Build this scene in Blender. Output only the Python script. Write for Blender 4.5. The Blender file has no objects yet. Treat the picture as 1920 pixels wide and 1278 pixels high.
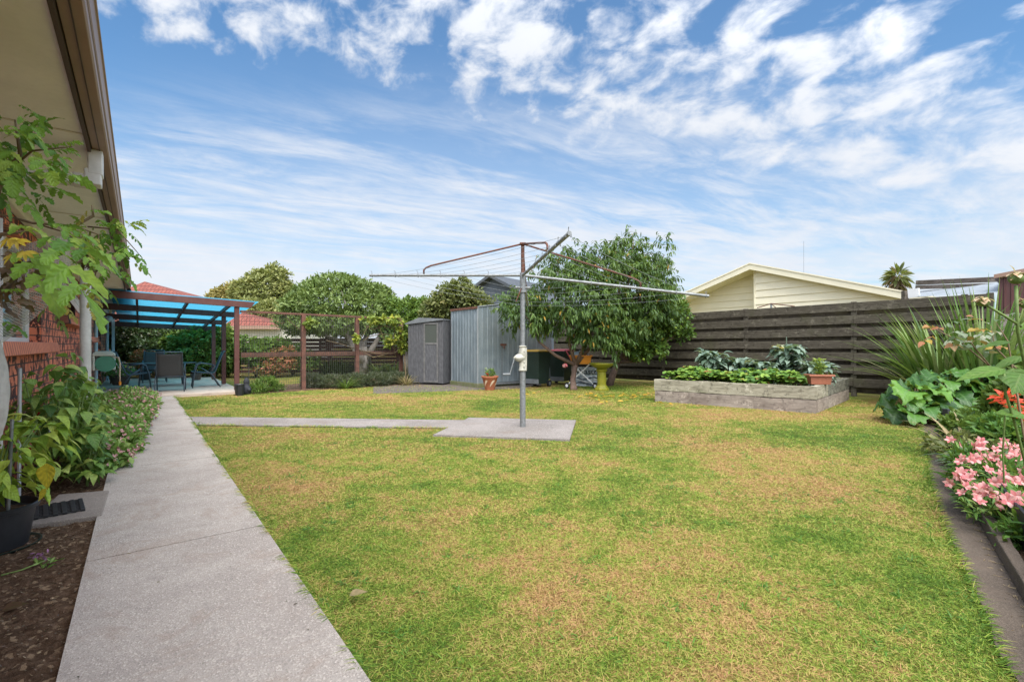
import bpy, math, random
import numpy as np
from mathutils import Vector, Matrix
rng = np.random.default_rng(11)
random.seed(5)
R = math.radians
scene = bpy.context.scene
col = scene.collection

# ------------------------------------------------------------------ camera, sky, sun
F = 900.0; HC = 1.25; HZ = 646.0
cam_d = bpy.data.cameras.new("camera"); cam = bpy.data.objects.new("camera", cam_d); col.objects.link(cam)
cam.location = (0, 0, HC); cam.rotation_euler = (R(90), 0, 0)
cam_d.sensor_width = 36; cam_d.lens = 36 * F / 1920; cam_d.shift_y = (HZ - 639) / 1920
cam_d.clip_start = 0.05; cam_d.clip_end = 3000
scene.camera = cam
scene.view_settings.view_transform = 'Standard'; scene.view_settings.look = 'None'
scene.view_settings.exposure = 0.80; scene.view_settings.gamma = 1
SUN_DIR = Vector((0.20, -0.86, 1.38)).normalized()      # towards the sun
elev = math.asin(SUN_DIR.z); az = math.atan2(SUN_DIR.x, SUN_DIR.y)
sd = bpy.data.lights.new("sun", 'SUN'); sd.energy = 3.1; sd.angle = R(48); sd.color = (1, .95, .88)
sun = bpy.data.objects.new("sun", sd); col.objects.link(sun)
sun.rotation_euler = SUN_DIR.to_track_quat('Z', 'Y').to_euler(); sun.location = (0, 0, 30)

world = bpy.data.worlds.new("World"); scene.world = world; world.use_nodes = True
nt = world.node_tree; nt.nodes.clear()
class NB:
    """tiny node-graph helper"""
    def __init__(s, nt): s.nt = nt
    def n(s, typ, **kw):
        nd = s.nt.nodes.new(typ)
        for k, v in kw.items():
            if k[0] == '_': setattr(nd, k[1:], v)
        return nd
    def link(s, a, b): s.nt.links.new(a, b)
    def val(s, sock, x):
        if isinstance(x, bpy.types.NodeSocket): s.link(x, sock)
        else: sock.default_value = x
    def math(s, op, a, b=0.0, c=None, clamp=False):
        nd = s.nt.nodes.new('ShaderNodeMath'); nd.operation = op; nd.use_clamp = clamp
        s.val(nd.inputs[0], a); s.val(nd.inputs[1], b)
        if c is not None: s.val(nd.inputs[2], c)
        return nd.outputs[0]
    def smooth(s, x, a, b):
        nd = s.nt.nodes.new('ShaderNodeMapRange'); nd.interpolation_type = 'SMOOTHSTEP'
        s.val(nd.inputs['Value'], x); s.val(nd.inputs['From Min'], a); s.val(nd.inputs['From Max'], b)
        return nd.outputs[0]
    def combine(s, x, y, z):
        nd = s.nt.nodes.new('ShaderNodeCombineXYZ')
        s.val(nd.inputs[0], x); s.val(nd.inputs[1], y); s.val(nd.inputs[2], z); return nd.outputs[0]
    def noise(s, vec, scale, detail=4, rough=.55, dist=0.0):
        nd = s.nt.nodes.new('ShaderNodeTexNoise')
        if vec is not None: s.link(vec, nd.inputs['Vector'])
        nd.inputs['Scale'].default_value = scale; nd.inputs['Detail'].default_value = detail
        nd.inputs['Roughness'].default_value = rough; nd.inputs['Distortion'].default_value = dist
        return nd.outputs['Fac']
    def mix(s, f, a, b, blend='MIX'):
        nd = s.nt.nodes.new('ShaderNodeMix'); nd.data_type = 'RGBA'; nd.blend_type = blend
        s.val(nd.inputs[0], f)
        for i, x in ((6, a), (7, b)):
            if isinstance(x, (tuple, list)): x = (x[0], x[1], x[2], 1)
            s.val(nd.inputs[i], x)
        return nd.outputs[2]
    def ramp(s, f, stops):
        nd = s.nt.nodes.new('ShaderNodeValToRGB'); s.link(f, nd.inputs[0])
        e = nd.color_ramp.elements
        while len(e) > 1: e.remove(e[-1])
        e[0].position = stops[0][0]; e[0].color = (*stops[0][1], 1)
        for p, c in stops[1:]:
            k = e.new(p); k.color = (*c, 1)
        return nd.outputs[0]

b = NB(nt)
sky = b.n('ShaderNodeTexSky'); sky.sky_type = 'NISHITA'; sky.sun_disc = False
sky.sun_elevation = elev; sky.sun_rotation = az; sky.air_density = 1.25; sky.dust_density = 0.4; sky.ozone_density = 3.0
bg1 = b.n('ShaderNodeBackground'); bg1.inputs[1].default_value = 0.085
skyc = b.mix(1.0, sky.outputs[0], (0.48, 0.90, 1.13), 'MULTIPLY')
b.link(skyc, bg1.inputs[0])
tc = b.n('ShaderNodeTexCoord'); sx = b.n('ShaderNodeSeparateXYZ'); b.link(tc.outputs['Generated'], sx.inputs[0])
X, Y, Z = sx.outputs
zz = b.math('ADD', b.math('MAXIMUM', Z, 0.0), 0.02)
px = b.math('DIVIDE', X, zz); py = b.math('DIVIDE', Y, zz)
P = b.combine(px, py, 0.0)
n1 = b.noise(b.combine(b.math('MULTIPLY_ADD', Y, .45, X), Y, b.math('MULTIPLY', Z, 1.5)), 13.5, 7, .56, .25)          # mottled mackerel patches
n2 = b.noise(P, 1.3, 3, .5)
lo = b.math('SUBTRACT', py, b.math('MULTIPLY_ADD', px, .26, 1.08))
hi = b.math('SUBTRACT', b.math('MULTIPLY_ADD', px, .42, 2.02), py)
band = b.math('MULTIPLY', b.smooth(lo, -.45, .20), b.smooth(hi, -.40, .35))
band = b.math('MULTIPLY', band, b.smooth(b.math('ADD', px, b.math('MULTIPLY', py, 1.05)), -.35, .6))
thr = b.math('ADD', b.math('ADD', n1, b.math('MULTIPLY_ADD', n2, .22, .065)), b.math('MULTIPLY_ADD', band, .34, -.34))
mack = b.math('MULTIPLY', b.smooth(thr, .545, .82), b.smooth(band, 0.02, .35))
# streaked cirrus, drawn out along one direction
ca, sa = math.cos(.56), math.sin(.56)
al = b.math('ADD', b.math('MULTIPLY', px, ca), b.math('MULTIPLY', py, sa))
ac = b.math('SUBTRACT', b.math('MULTIPLY', py, ca), b.math('MULTIPLY', px, sa))
S = b.combine(b.math('MULTIPLY', al, .35), ac, 3.7)
n3 = b.noise(S, 3.0, 9, .66, .6); n4 = b.noise(b.combine(al, b.math('MULTIPLY', ac, 2.6), 1.3), 2.3, 6, .6, .3)
n5 = b.noise(b.combine(b.math('MULTIPLY', al, .3), b.math('MULTIPLY', ac, .6), 9.1), .9, 2, .5)
st = b.math('ADD', b.math('MULTIPLY', n3, .55), b.math('ADD', b.math('MULTIPLY', n4, .2), b.math('MULTIPLY', n5, .45)))
streak = b.math('MULTIPLY', b.smooth(st, .49, .74), b.smooth(py, 1.55, 2.5))
streak = b.math('MULTIPLY', streak, .92)
hor = b.math('MULTIPLY', b.smooth(Z, .34, .03), b.math('MULTIPLY_ADD', b.smooth(b.math('MULTIPLY', X, 1.0), .6, -.5), .55, .33))
lowc = b.math('MULTIPLY', b.smooth(b.noise(b.combine(b.math('MULTIPLY', px, .35), b.math('MULTIPLY', py, .35), 5.5), 1.1, 6, .6, .3), .38, .62), b.smooth(Z, .40, .12))
veil = b.math('MULTIPLY_ADD', b.smooth(py, 1.2, 2.8), .22, .06)
inv = b.math('SUBTRACT', 1.0, mack)
over = b.math('MULTIPLY', b.smooth(py, 1.05, .2), b.math('MULTIPLY_ADD', b.smooth(n1, .4, .6), .4, .5))
inv = b.math('MULTIPLY', inv, b.math('SUBTRACT', 1.0, over))
for q in (streak, hor, b.math('MULTIPLY', lowc, .55), veil):
    inv = b.math('MULTIPLY', inv, b.math('SUBTRACT', 1.0, q))
cov = b.math('SUBTRACT', 1.0, inv, clamp=True)
cc = b.mix(n1, (.72, .78, .88), (.90, .92, .96))
bg2 = b.n('ShaderNodeBackground'); b.link(cc, bg2.inputs[0]); sdv = b.n('ShaderNodeVectorMath'); sdv.operation = 'DOT_PRODUCT'; b.link(tc.outputs['Generated'], sdv.inputs[0]); sdv.inputs[1].default_value = tuple(SUN_DIR)
b.link(b.math('MULTIPLY_ADD', b.smooth(sdv.outputs['Value'], -.1, 1.0), 1.5, .60), bg2.inputs[1])
ms = b.n('ShaderNodeMixShader'); b.link(cov, ms.inputs[0]); b.link(bg1.outputs[0], ms.inputs[1]); b.link(bg2.outputs[0], ms.inputs[2])
wo = b.n('ShaderNodeOutputWorld'); b.link(ms.outputs[0], wo.inputs[0])

# ------------------------------------------------------------------ coordinates
U = np.array([-.613, .790]); N_ = np.array([.790, .613])
def W(s, t, z=0.0):
    p = U * s + N_ * t
    return (float(p[0]), float(p[1]), z)
def at(px_, py_, Y_):                          # a point at a depth, from the survey of the photograph
    return ((px_ - 960) / F * Y_, Y_, HC - (py_ - HZ) / F * Y_)
def G(px_, py_, z=0.0):
    Y_ = F * (HC - z) / (py_ - HZ); return ((px_ - 960) / F * Y_, Y_, z)
def wpos(s, t): return W(s, t)
ANG_U = math.atan2(U[1], U[0])

# ------------------------------------------------------------------ materials
def newmat(name):
    m = bpy.data.materials.new(name); m.use_nodes = True; t = m.node_tree; t.nodes.clear()
    b = NB(t); out = b.n('ShaderNodeOutputMaterial'); p = b.n('ShaderNodeBsdfPrincipled')
    b.link(p.outputs[0], out.inputs[0]); return m, b, p, out
def bump(b, p, h, strength, dist=.01):
    bn = b.n('ShaderNodeBump'); bn.inputs['Strength'].default_value = strength; bn.inputs['Distance'].default_value = dist
    b.link(h, bn.inputs['Height']); b.link(bn.outputs[0], p.inputs['Normal'])
def objc(b):
    return b.n('ShaderNodeTexCoord').outputs['Object']
def pos(b):
    return b.n('ShaderNodeNewGeometry').outputs['Position']
def scaled(b, v, s):
    m = b.n('ShaderNodeMapping'); b.link(v, m.inputs[0]); m.inputs['Scale'].default_value = s; return m.outputs[0]
def simple(name, c, rough=.6, var=.25, scale=6, metal=0, bmp=0.0, c2=None, stretch=(1, 1, 1), spec=.4, fine=60, lo=.35, hi=.65):
    m, b, p, o = newmat(name)
    v = scaled(b, objc(b), stretch)
    n = b.noise(v, scale, 5, .6)
    f = b.smooth(n, lo, hi)
    c2 = c2 or tuple(x * (1 - var) for x in c)
    n2 = b.noise(v, fine, 3, .6)
    cc = b.mix(f, c, c2)
    cc = b.mix(b.math('MULTIPLY', b.smooth(n2, .4, .7), var * .8), cc, tuple(x * .55 for x in c))
    b.link(cc, p.inputs['Base Color']); p.inputs['Roughness'].default_value = rough
    p.inputs['Metallic'].default_value = metal; p.inputs['Specular IOR Level'].default_value = spec
    if bmp: bump(b, p, n2, bmp, .004)
    return m
def leafmat(name, cols, rough=.5, trans=.3, vein=.25, veinc=(.25, .32, .10), nveins=0, spec=.35):
    """cols: list of (pos,color) over the per-leaf random value"""
    m, b, p, o = newmat(name)
    at_ = b.n('ShaderNodeAttribute', _attribute_name='luv')
    s = b.n('ShaderNodeSeparateXYZ'); b.link(at_.outputs['Vector'], s.inputs[0])
    c = b.ramp(s.outputs[2], cols)
    av = b.math('ABSOLUTE', s.outputs[1])
    n = b.noise(pos(b), 45, 3, .6)
    c = b.mix(b.math('MULTIPLY', b.smooth(n, .35, .7), .35), c, (.02, .05, .012))
    if vein:
        mid = b.smooth(av, .14, .03)
        if nveins:
            w = b.math('SINE', b.math('MULTIPLY', b.math('SUBTRACT', s.outputs[0], b.math('MULTIPLY', av, .28)), nveins * 6.283))
            sv = b.smooth(w, .80, 1.0)
            mid = b.math('MAXIMUM', mid, b.math('MULTIPLY', sv, .6))
            bump(b, p, b.math('MULTIPLY', w, -1), .35, .003)
        c = b.mix(b.math('MULTIPLY', mid, vein), c, veinc)
    b.link(c, p.inputs['Base Color']); p.inputs['Roughness'].default_value = rough; p.inputs['Specular IOR Level'].default_value = spec
    tr = b.n('ShaderNodeBsdfTranslucent'); b.link(b.mix(.35, c, (.35, .45, .05)), tr.inputs[0])
    mx = b.n('ShaderNodeMixShader'); mx.inputs[0].default_value = trans
    b.link(p.outputs[0], mx.inputs[1]); b.link(tr.outputs[0], mx.inputs[2]); b.link(mx.outputs[0], o.inputs[0])
    return m
M = {}
# ground colours: one function so lawn sheet and blades agree on where the dry patches are
def dry_mask(b):
    v = scaled(b, pos(b), (1, 1, 0))
    a = b.noise(v, .55, 4, .62, .3); c = b.noise(scaled(b, v, (1, 1, 0)), 3.4, 4, .6, .2); d = b.noise(v, 15, 4, .65)
    def spot(x, y, sx, sy, k):
        q = scaled(b, pos(b), (1 / sx, 1 / sy, 0)); vm = b.n('ShaderNodeVectorMath'); vm.operation = 'DISTANCE'; b.link(q, vm.inputs[0]); vm.inputs[1].default_value = (x / sx, y / sy, 0)
        return b.math('MULTIPLY', b.smooth(vm.outputs['Value'], 1.0, .0), k)
    s = b.math('SUBTRACT', b.math('ADD', b.math('MULTIPLY', a, .66), b.math('ADD', b.math('MULTIPLY', c, .38), b.math('MULTIPLY', d, .20))), .112)
    for q_ in ((1.1, 2.7, 1.5, 1.3, .095), (-2.2, 3.9, 1.2, .8, .07), (3.6, 8.6, 2.4, 1.3, .08), (-3.2, 11.2, 3.0, 1.0, .09), (2.6, 4.6, 1.6, 1.6, .06), (-1.0, 1.9, 1.3, .8, -.05), (-3.4, 5.5, 1.6, 1.6, -.03)): s = b.math('ADD', s, spot(*q_))
    return s
m, b, p, o = newmat('lawn_ground'); s = dry_mask(b)
v = scaled(b, pos(b), (1, 1, 0))
f1 = b.noise(v, 70, 4, .7); f2 = b.noise(v, 210, 2, .7)
c = b.ramp(s, [(.40, (.10, .14, .022)), (.50, (.20, .19, .035)), (.56, (.30, .21, .06)), (.64, (.36, .21, .08))])
c = b.mix(b.math('MULTIPLY', b.smooth(f1, .42, .62), .55), c, (.10, .11, .025))
c = b.mix(b.math('MULTIPLY', b.smooth(f2, .45, .65), .35), c, (.36, .33, .13))
b.link(c, p.inputs['Base Color']); p.inputs['Roughness'].default_value = .95; p.inputs['Specular IOR Level'].default_value = .1
bump(b, p, b.math('ADD', f1, f2), .9, .03); M['lawn'] = m
m, b, p, o = newmat('grass_blades'); s = dry_mask(b)
a_ = b.n('ShaderNodeAttribute', _attribute_name='luv'); sp = b.n('ShaderNodeSeparateXYZ'); b.link(a_.outputs['Vector'], sp.inputs[0])
q = b.math('ADD', s, b.math('MULTIPLY_ADD', sp.outputs[2], .22, -.11))
c = b.ramp(q, [(.36, (.085, .18, .020)), (.45, (.21, .315, .038)), (.52, (.32, .37, .066)), (.58, (.47, .37, .12)), (.66, (.50, .30, .14))])
b.link(c, p.inputs['Base Color']); p.inputs['Roughness'].default_value = .6; p.inputs['Specular IOR Level'].default_value = .25
tr = b.n('ShaderNodeBsdfTranslucent'); b.link(c, tr.inputs[0]); mx = b.n('ShaderNodeMixShader'); mx.inputs[0].default_value = .3
b.link(p.outputs[0], mx.inputs[1]); b.link(tr.outputs[0], mx.inputs[2]); b.link(mx.outputs[0], o.inputs[0]); M['grass'] = m

def concrete(name, base, dark, agg=.5, stain=(.20, .15, .12)):
    m, b, p, o = newmat(name); v = pos(b)
    big = b.noise(v, 1.1, 5, .6, .3); mid = b.noise(v, 9, 5, .65); vor = b.n('ShaderNodeTexVoronoi'); vor.inputs['Scale'].default_value = 150
    b.link(v, vor.inputs['Vector']); fine = b.noise(v, 190, 2, .7)
    c = b.mix(b.smooth(big, .35, .68), base, dark)
    c = b.mix(b.math('MULTIPLY', b.smooth(mid, .5, .75), .35), c, tuple(x * .55 for x in base))
    sepc = b.n('ShaderNodeSeparateColor'); b.link(vor.outputs['Color'], sepc.inputs[0])
    c = b.mix(b.math('MULTIPLY', b.smooth(sepc.outputs[0], .68, .98), agg), c, tuple(min(1, x * 1.75) for x in base))
    c = b.mix(b.math('MULTIPLY', b.smooth(sepc.outputs[1], .72, .95), agg), c, tuple(x * .42 for x in base))
    c = b.mix(b.math('MULTIPLY', b.smooth(b.noise(v, 2.3, 6, .72, .8), .50, .70), .5), c, stain)
    b.link(c, p.inputs['Base Color']); p.inputs['Roughness'].default_value = .92; p.inputs['Specular IOR Level'].default_value = .2
    bump(b, p, b.math('ADD', fine, b.math('MULTIPLY', vor.outputs['Distance'], .7)), .7, .006)
    return m
M['path'] = concrete('path_concrete', (.42, .375, .335), (.32, .28, .25), .36, (.27, .195, .145))
M['slab'] = concrete('line_pad_concrete', (.275, .245, .225), (.20, .178, .16), .6)
M['patio'] = concrete('patio_concrete', (.56, .45, .37), (.46, .37, .30), .12)
M['kerb'] = concrete('kerb_concrete', (.130, .103, .080), (.088, .070, .056), .3, (.16, .12, .09))
M['padc'] = concrete('stepping_pad', (.27, .235, .205), (.20, .17, .15), .3)
m, b, p, o = newmat('garden_soil'); v = pos(b)
c = b.ramp(b.noise(v, 24, 6, .7, .4), [(.3, (.045, .026, .015)), (.5, (.11, .068, .043)), (.7, (.20, .13, .085))])
sp_ = b.n('ShaderNodeTexVoronoi'); sp_.inputs['Scale'].default_value = 60; b.link(v, sp_.inputs['Vector'])
sc_ = b.n('ShaderNodeSeparateColor'); b.link(sp_.outputs['Color'], sc_.inputs[0])
c = b.mix(b.math('MULTIPLY', b.smooth(sc_.outputs[0], .90, .95), .8), c, (.34, .24, .15))
b.link(c, p.inputs['Base Color']); p.inputs['Roughness'].default_value = 1; p.inputs['Specular IOR Level'].default_value = .1
bump(b, p, b.noise(v, 70, 5, .75), 1, .02); M['soil'] = m
# brick with dark burnt flecks, coursed along the wall
m, b, p, o = newmat('clinker_brick'); s3 = b.n('ShaderNodeSeparateXYZ'); b.link(objc(b), s3.inputs[0])
xy = b.math('ADD', s3.outputs[0], s3.outputs[1])
v = b.combine(xy, s3.outputs[2], 0.0)
br = b.n('ShaderNodeTexBrick'); b.link(v, br.inputs['Vector'])
for k, x in (('Scale', 1), ('Mortar Size', .0065), ('Mortar Smooth', .15), ('Brick Width', .25), ('Row Height', .097), ('Bias', 0)): br.inputs[k].default_value = x
br.inputs['Color1'].default_value = (.78, .25, .14, 1); br.inputs['Color2'].default_value = (.62, .18, .10, 1); br.inputs['Mortar'].default_value = (.055, .045, .045, 1)
fl = b.noise(b.combine(b.math('MULTIPLY', xy, 1.5), s3.outputs[2], 0.0), 6.5, 4, .7, .6); fl2 = b.noise(v, 3.1, 2, .5)
dk = b.smooth(b.math('ADD', fl, b.math('MULTIPLY', fl2, .35)), .665, .70)
c = b.mix(b.math('MULTIPLY', dk, .93), br.outputs['Color'], (.030, .016, .020))
c = b.mix(b.math('MULTIPLY', b.smooth(b.noise(v, 40, 3, .6), .5, .8), .35), c, (.55, .22, .13))
c = b.mix(br.outputs['Fac'], c, (.06, .05, .05))
b.link(c, p.inputs['Base Color']); p.inputs['Roughness'].default_value = .75; p.inputs['Specular IOR Level'].default_value = .3
bump(b, p, b.math('SUBTRACT', b.math('MULTIPLY', b.noise(v, 60, 3, .6), .3), br.outputs['Fac']), .8, .008); M['brick'] = m
m, b, p, o = newmat('sill_brick'); s3 = b.n('ShaderNodeSeparateXYZ'); b.link(objc(b), s3.inputs[0])
w = b.math('FRACT', b.math('MULTIPLY', s3.outputs[0], 11.5)); jt = b.smooth(b.math('ABSOLUTE', b.math('SUBTRACT', w, .5)), .39, .46)
n = b.noise(scaled(b, objc(b), (7, 1, 1)), 8, 4, .65)
c = b.mix(b.smooth(n, .4, .65), (.66, .22, .12), (.46, .125, .07)); c = b.mix(jt, c, (.06, .03, .025))
b.link(c, p.inputs['Base Color']); p.inputs['Roughness'].default_value = .7; bump(b, p, b.math('SUBTRACT', n, jt), .6, .006); M['sillbrick'] = m
def blockmat(name, c1, c2, mort, bw, rh, ms=.01):
    m, b, p, o = newmat(name); s3 = b.n('ShaderNodeSeparateXYZ'); b.link(objc(b), s3.inputs[0])
    v = b.combine(s3.outputs[0], s3.outputs[2], 0.0); br = b.n('ShaderNodeTexBrick'); b.link(v, br.inputs['Vector'])
    for k, x in (('Scale', 1), ('Mortar Size', ms), ('Mortar Smooth', .3), ('Brick Width', bw), ('Row Height', rh)): br.inputs[k].default_value = x
    br.inputs['Color1'].default_value = (*c1, 1); br.inputs['Color2'].default_value = (*c2, 1); br.inputs['Mortar'].default_value = (*mort, 1)
    n = b.noise(objc(b), 50, 5, .7); n2 = b.noise(objc(b), 3, 4, .6)
    c = b.mix(b.math('MULTIPLY', b.smooth(n, .4, .65), .45), br.outputs['Color'], tuple(x * .5 for x in c1))
    c = b.mix(b.math('MULTIPLY', b.smooth(n2, .45, .7), .4), c, tuple(x * .6 for x in c2))
    b.link(c, p.inputs['Base Color']); p.inputs['Roughness'].default_value = .9
    bump(b, p, b.math('SUBTRACT', n, br.outputs['Fac']), .7, .01); return m
M['block'] = blockmat('concrete_block', (.30, .25, .235), (.25, .205, .19), (.13, .11, .10), .39, .2)
M['rooftile'] = blockmat('terracotta_tile', (.27, .085, .06), (.21, .06, .045), (.10, .025, .02), .3, .32, .035)
M['housetile'] = simple('brown_roof_tile', (.14, .09, .07), .8, .4, 8)
M['soffit'] = simple('soffit_board', (.86, .85, .83), .7, .10, 2, fine=30)
M['soffit2'] = simple('soffit_batten', (.70, .67, .58), .6, .08, 3)
M['fascia'] = simple('brown_fascia', (.20, .105, .072), .5, .15, 3)
M['gutter'] = simple('brown_gutter', (.30, .185, .135), .42, .12, 3, spec=.5)
M['gutterdark'] = simple('gutter_edge', (.075, .045, .034), .5, .2, 5)
M['white'] = simple('white_paint', (.74, .74, .73), .45, .08, 4, fine=20)
M['whitedirty'] = simple('weathered_white', (.66, .65, .62), .5, .22, 5, fine=35)
M['bluewhite'] = simple('pale_blue_trim', (.42, .56, .62), .5, .1, 4)
M['blackbrick'] = simple('black_brick_end', (.03, .027, .03), .7, .3, 30, bmp=.5)
M['redwood'] = simple('red_stained_timber', (.105, .042, .034), .6, .35, 4, c2=(.085, .027, .022), stretch=(1, 1, 1), bmp=.3)
M['redwoodold'] = simple('faded_red_timber', (.17, .075, .052), .8, .5, 6, c2=(.10, .05, .036), bmp=.6)
M['darkslat'] = simple('dark_slat_timber', (.085, .032, .028), .7, .3, 5)
def woodboards(name, c1, c2, c3, ax=(1.2, 1.2, 9), moss=(.10, .10, .03), mossf=.35):
    m, b, p, o = newmat(name); v = scaled(b, objc(b), ax)
    n = b.math('ADD', b.math('MULTIPLY', b.noise(v, 4, 6, .68, .4), .75), b.math('MULTIPLY', b.noise(scaled(b, objc(b), (.35, .35, 3.2)), 1.9, 2, .5), .25)); n2 = b.noise(objc(b), 1.4, 4, .6); n3 = b.noise(objc(b), 5, 5, .7)
    c = b.ramp(n, [(.32, c1), (.5, c2), (.68, c3)])
    c = b.mix(b.math('MULTIPLY', b.smooth(n2, .5, .72), mossf), c, moss)
    c = b.mix(b.math('MULTIPLY', b.smooth(n3, .56, .66), .45), c, tuple(min(.8, x * 1.6) for x in c3))
    c = b.mix(b.math('MULTIPLY', b.smooth(b.noise(objc(b), 11, 5, .75), .56, .62), .55), c, tuple(x * .55 for x in c1))
    oi = b.n('ShaderNodeObjectInfo')
    b.link(c, p.inputs['Base Color']); p.inputs['Roughness'].default_value = .88; p.inputs['Specular IOR Level'].default_value = .2
    bump(b, p, n, .6, .006); return m
M['fence'] = woodboards('weathered_fence', (.036, .030, .023), (.076, .065, .049), (.135, .120, .092), mossf=.35, moss=(.07, .075, .032))
M['fenceback'] = woodboards('fence_back_boards', (.030, .025, .020), (.060, .050, .038), (.10, .085, .055), mossf=.5, moss=(.07, .065, .02))
M['sleeper'] = woodboards('grey_sleeper', (.12, .105, .075), (.31, .285, .215), (.46, .425, .34), ax=(1, 1, 5), moss=(.10, .12, .05), mossf=.75)
M['sleeperlow'] = woodboards('lower_sleeper', (.15, .12, .10), (.28, .235, .20), (.39, .335, .285), ax=(1, 1, 4), moss=(.14, .105, .09), mossf=.5)
M['sleeperlichen'] = woodboards('lichen_sleeper', (.03, .032, .026), (.15, .145, .115), (.25, .24, .20), ax=(2, 2, 6), moss=(.07, .08, .05), mossf=.6)
M['weath'] = woodboards('weathered_beam', (.05, .04, .035), (.12, .10, .085), (.22, .19, .16), mossf=.2)
M['galv'] = simple('galvanised_sheet', (.29, .335, .36), .40, .16, 5, metal=.45, c2=(.22, .265, .29), stretch=(1, 1, .5), fine=40, spec=.5)
M['galvroof'] = simple('galvanised_roof', (.40, .43, .45), .45, .2, 5, metal=.4)
M['galvtube'] = simple('galvanised_tube', (.27, .28, .285), .5, .3, 25, metal=.45, c2=(.19, .20, .20))
M['rusttube'] = simple('rusty_tube', (.15, .048, .026), .75, .5, 18, metal=.15, c2=(.10, .06, .045), bmp=.3)
M['rust'] = simple('rusty_edge', (.16, .07, .045), .8, .4, 12)
M['castal'] = simple('cast_cream_metal', (.52, .50, .42), .5, .3, 14, metal=.15, fine=50)
M['greyshed'] = simple('fibre_cement', (.105, .105, .11), .85, .3, 22, bmp=.5, fine=110, stretch=(1, 1, .35), c2=(.07, .07, .075))
M['greyroof'] = simple('grey_roof_sheet', (.16, .17, .18), .8, .25, 8)
M['greytrim'] = simple('grey_trim', (.15, .145, .14), .8, .3, 9)
M['dirt'] = simple('dirt_slab', (.14, .115, .095), .9, .4, 7, bmp=.4)
M['mosscon'] = simple('mossy_footing', (.17, .16, .10), .95, .5, 9, c2=(.12, .14, .05), bmp=.6)
M['bin'] = simple('dark_green_plastic', (.018, .036, .028), .42, .15, 4, spec=.5)
M['binlid'] = simple('yellow_lid_plastic', (.62, .36, .03), .4, .12, 4, spec=.5)
M['redlid'] = simple('red_lid_plastic', (.42, .05, .06), .4, .15, 4, spec=.5)
M['rubber'] = simple('black_rubber', (.022, .022, .024), .6, .3, 20)
M['blackpl'] = simple('black_plastic', (.020, .022, .026), .45, .3, 8, spec=.5)
M['greypl'] = simple('grey_plastic', (.16, .17, .18), .5, .2, 8)
M['orange'] = simple('orange_plastic', (.72, .26, .02), .42, .12, 6, spec=.5)
M['birdbath'] = simple('olive_yellow_glaze', (.24, .225, .018), .35, .35, 5, c2=(.17, .18, .012), spec=.6, fine=25)
M['terra'] = simple('terracotta', (.40, .135, .065), .8, .25, 9, c2=(.32, .11, .06))
M['terracream'] = simple('cream_slip', (.60, .46, .33), .8, .2, 9)
M['planter'] = simple('terracotta_plastic', (.36, .13, .075), .55, .12, 9)
M['bark'] = simple('grey_brown_bark', (.20, .13, .10), .95, .5, 14, c2=(.13, .09, .07), stretch=(1, 1, .4), bmp=.8)
M['barkgrey'] = simple('pale_grey_bark', (.30, .27, .24), .95, .45, 10, c2=(.18, .155, .13), stretch=(1, 1, .4), bmp=.8)
M['stemgreen'] = simple('green_stem', (.15, .23, .06), .6, .3, 20)
M['stembrown'] = simple('brown_stem', (.18, .13, .07), .8, .35, 20)
M['cream'] = simple('cream_weatherboard', (.74, .68, .52), .6, .05, 2, fine=30)
M['creamtrim'] = simple('cream_bargeboard', (.70, .65, .50), .55, .06, 2)
M['creamwall'] = simple('pale_render', (.52, .50, .44), .8, .1, 3)
M['bluehouse'] = simple('slate_blue_cladding', (.075, .090, .115), .7, .15, 4)
M['blueroof'] = simple('dark_slate_roof', (.075, .085, .10), .7, .3, 10)
M['brownsteel'] = simple('brown_steel_cladding', (.105, .045, .042), .5, .15, 4)
M['chairgrey'] = simple('charcoal_powdercoat', (.055, .075, .095), .45, .15, 8, spec=.5)
M['sling'] = simple('black_sling_fabric', (.050, .052, .052), .8, .2, 90)
M['tabletop'] = simple('dark_table_top', (.045, .065, .075), .25, .15, 8, spec=.6)
M['hosegreen'] = simple('green_hose_reel', (.05, .22, .135), .4, .12, 5, spec=.5)
M['hosecream'] = simple('pale_reel_housing', (.50, .53, .45), .5, .12, 5)
M['hose'] = simple('cream_hose', (.50, .40, .28), .5, .1, 9)
M['statue'] = simple('dark_stone', (.035, .037, .045), .8, .4, 12, bmp=.5)
M['fruitred'] = simple('red_pepper_skin', (.33, .02, .02), .2, .15, 5, spec=.7)
M['citrus'] = simple('green_citrus', (.30, .42, .05), .4, .15, 9)
M['wire'] = simple('grey_wire', (.10, .105, .09), .6, .2, 20, metal=.3)
M['linewire'] = simple('line_wire', (.30, .32, .33), .5, .2, 20, metal=.3)
M['sack'] = simple('grey_woven_sack', (.66, .70, .72), .7, .2, 9, c2=(.22, .28, .31))
M['sacktext'] = simple('dark_print', (.03, .04, .05), .8, .1, 9)
M['pinkcloth'] = simple('pink_plastic', (.62, .12, .16), .5, .15, 9)
M['galvpot'] = simple('brown_bucket', (.10, .075, .06), .7, .2, 9)
M['edging'] = simple('black_mesh_edging', (.018, .018, .020), .6, .3, 60)
m, b, p, o = newmat('window_glass'); p.inputs['Base Color'].default_value = (.22, .28, .25, 1); p.inputs['Roughness'].default_value = .06
p.inputs['Specular IOR Level'].default_value = .9; p.inputs['Metallic'].default_value = .35
b.link(b.mix(b.smooth(b.noise(objc(b), 1.5, 2, .5), .4, .6), (.22, .29, .25), (.30, .27, .23)), p.inputs['Base Color']); M['glass'] = m
m, b, p, o = newmat('dusty_shed_glass'); p.inputs['Base Color'].default_value = (.07, .08, .07, 1); p.inputs['Roughness'].default_value = .18
p.inputs['Specular IOR Level'].default_value = .8; M['shedglass'] = m
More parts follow.
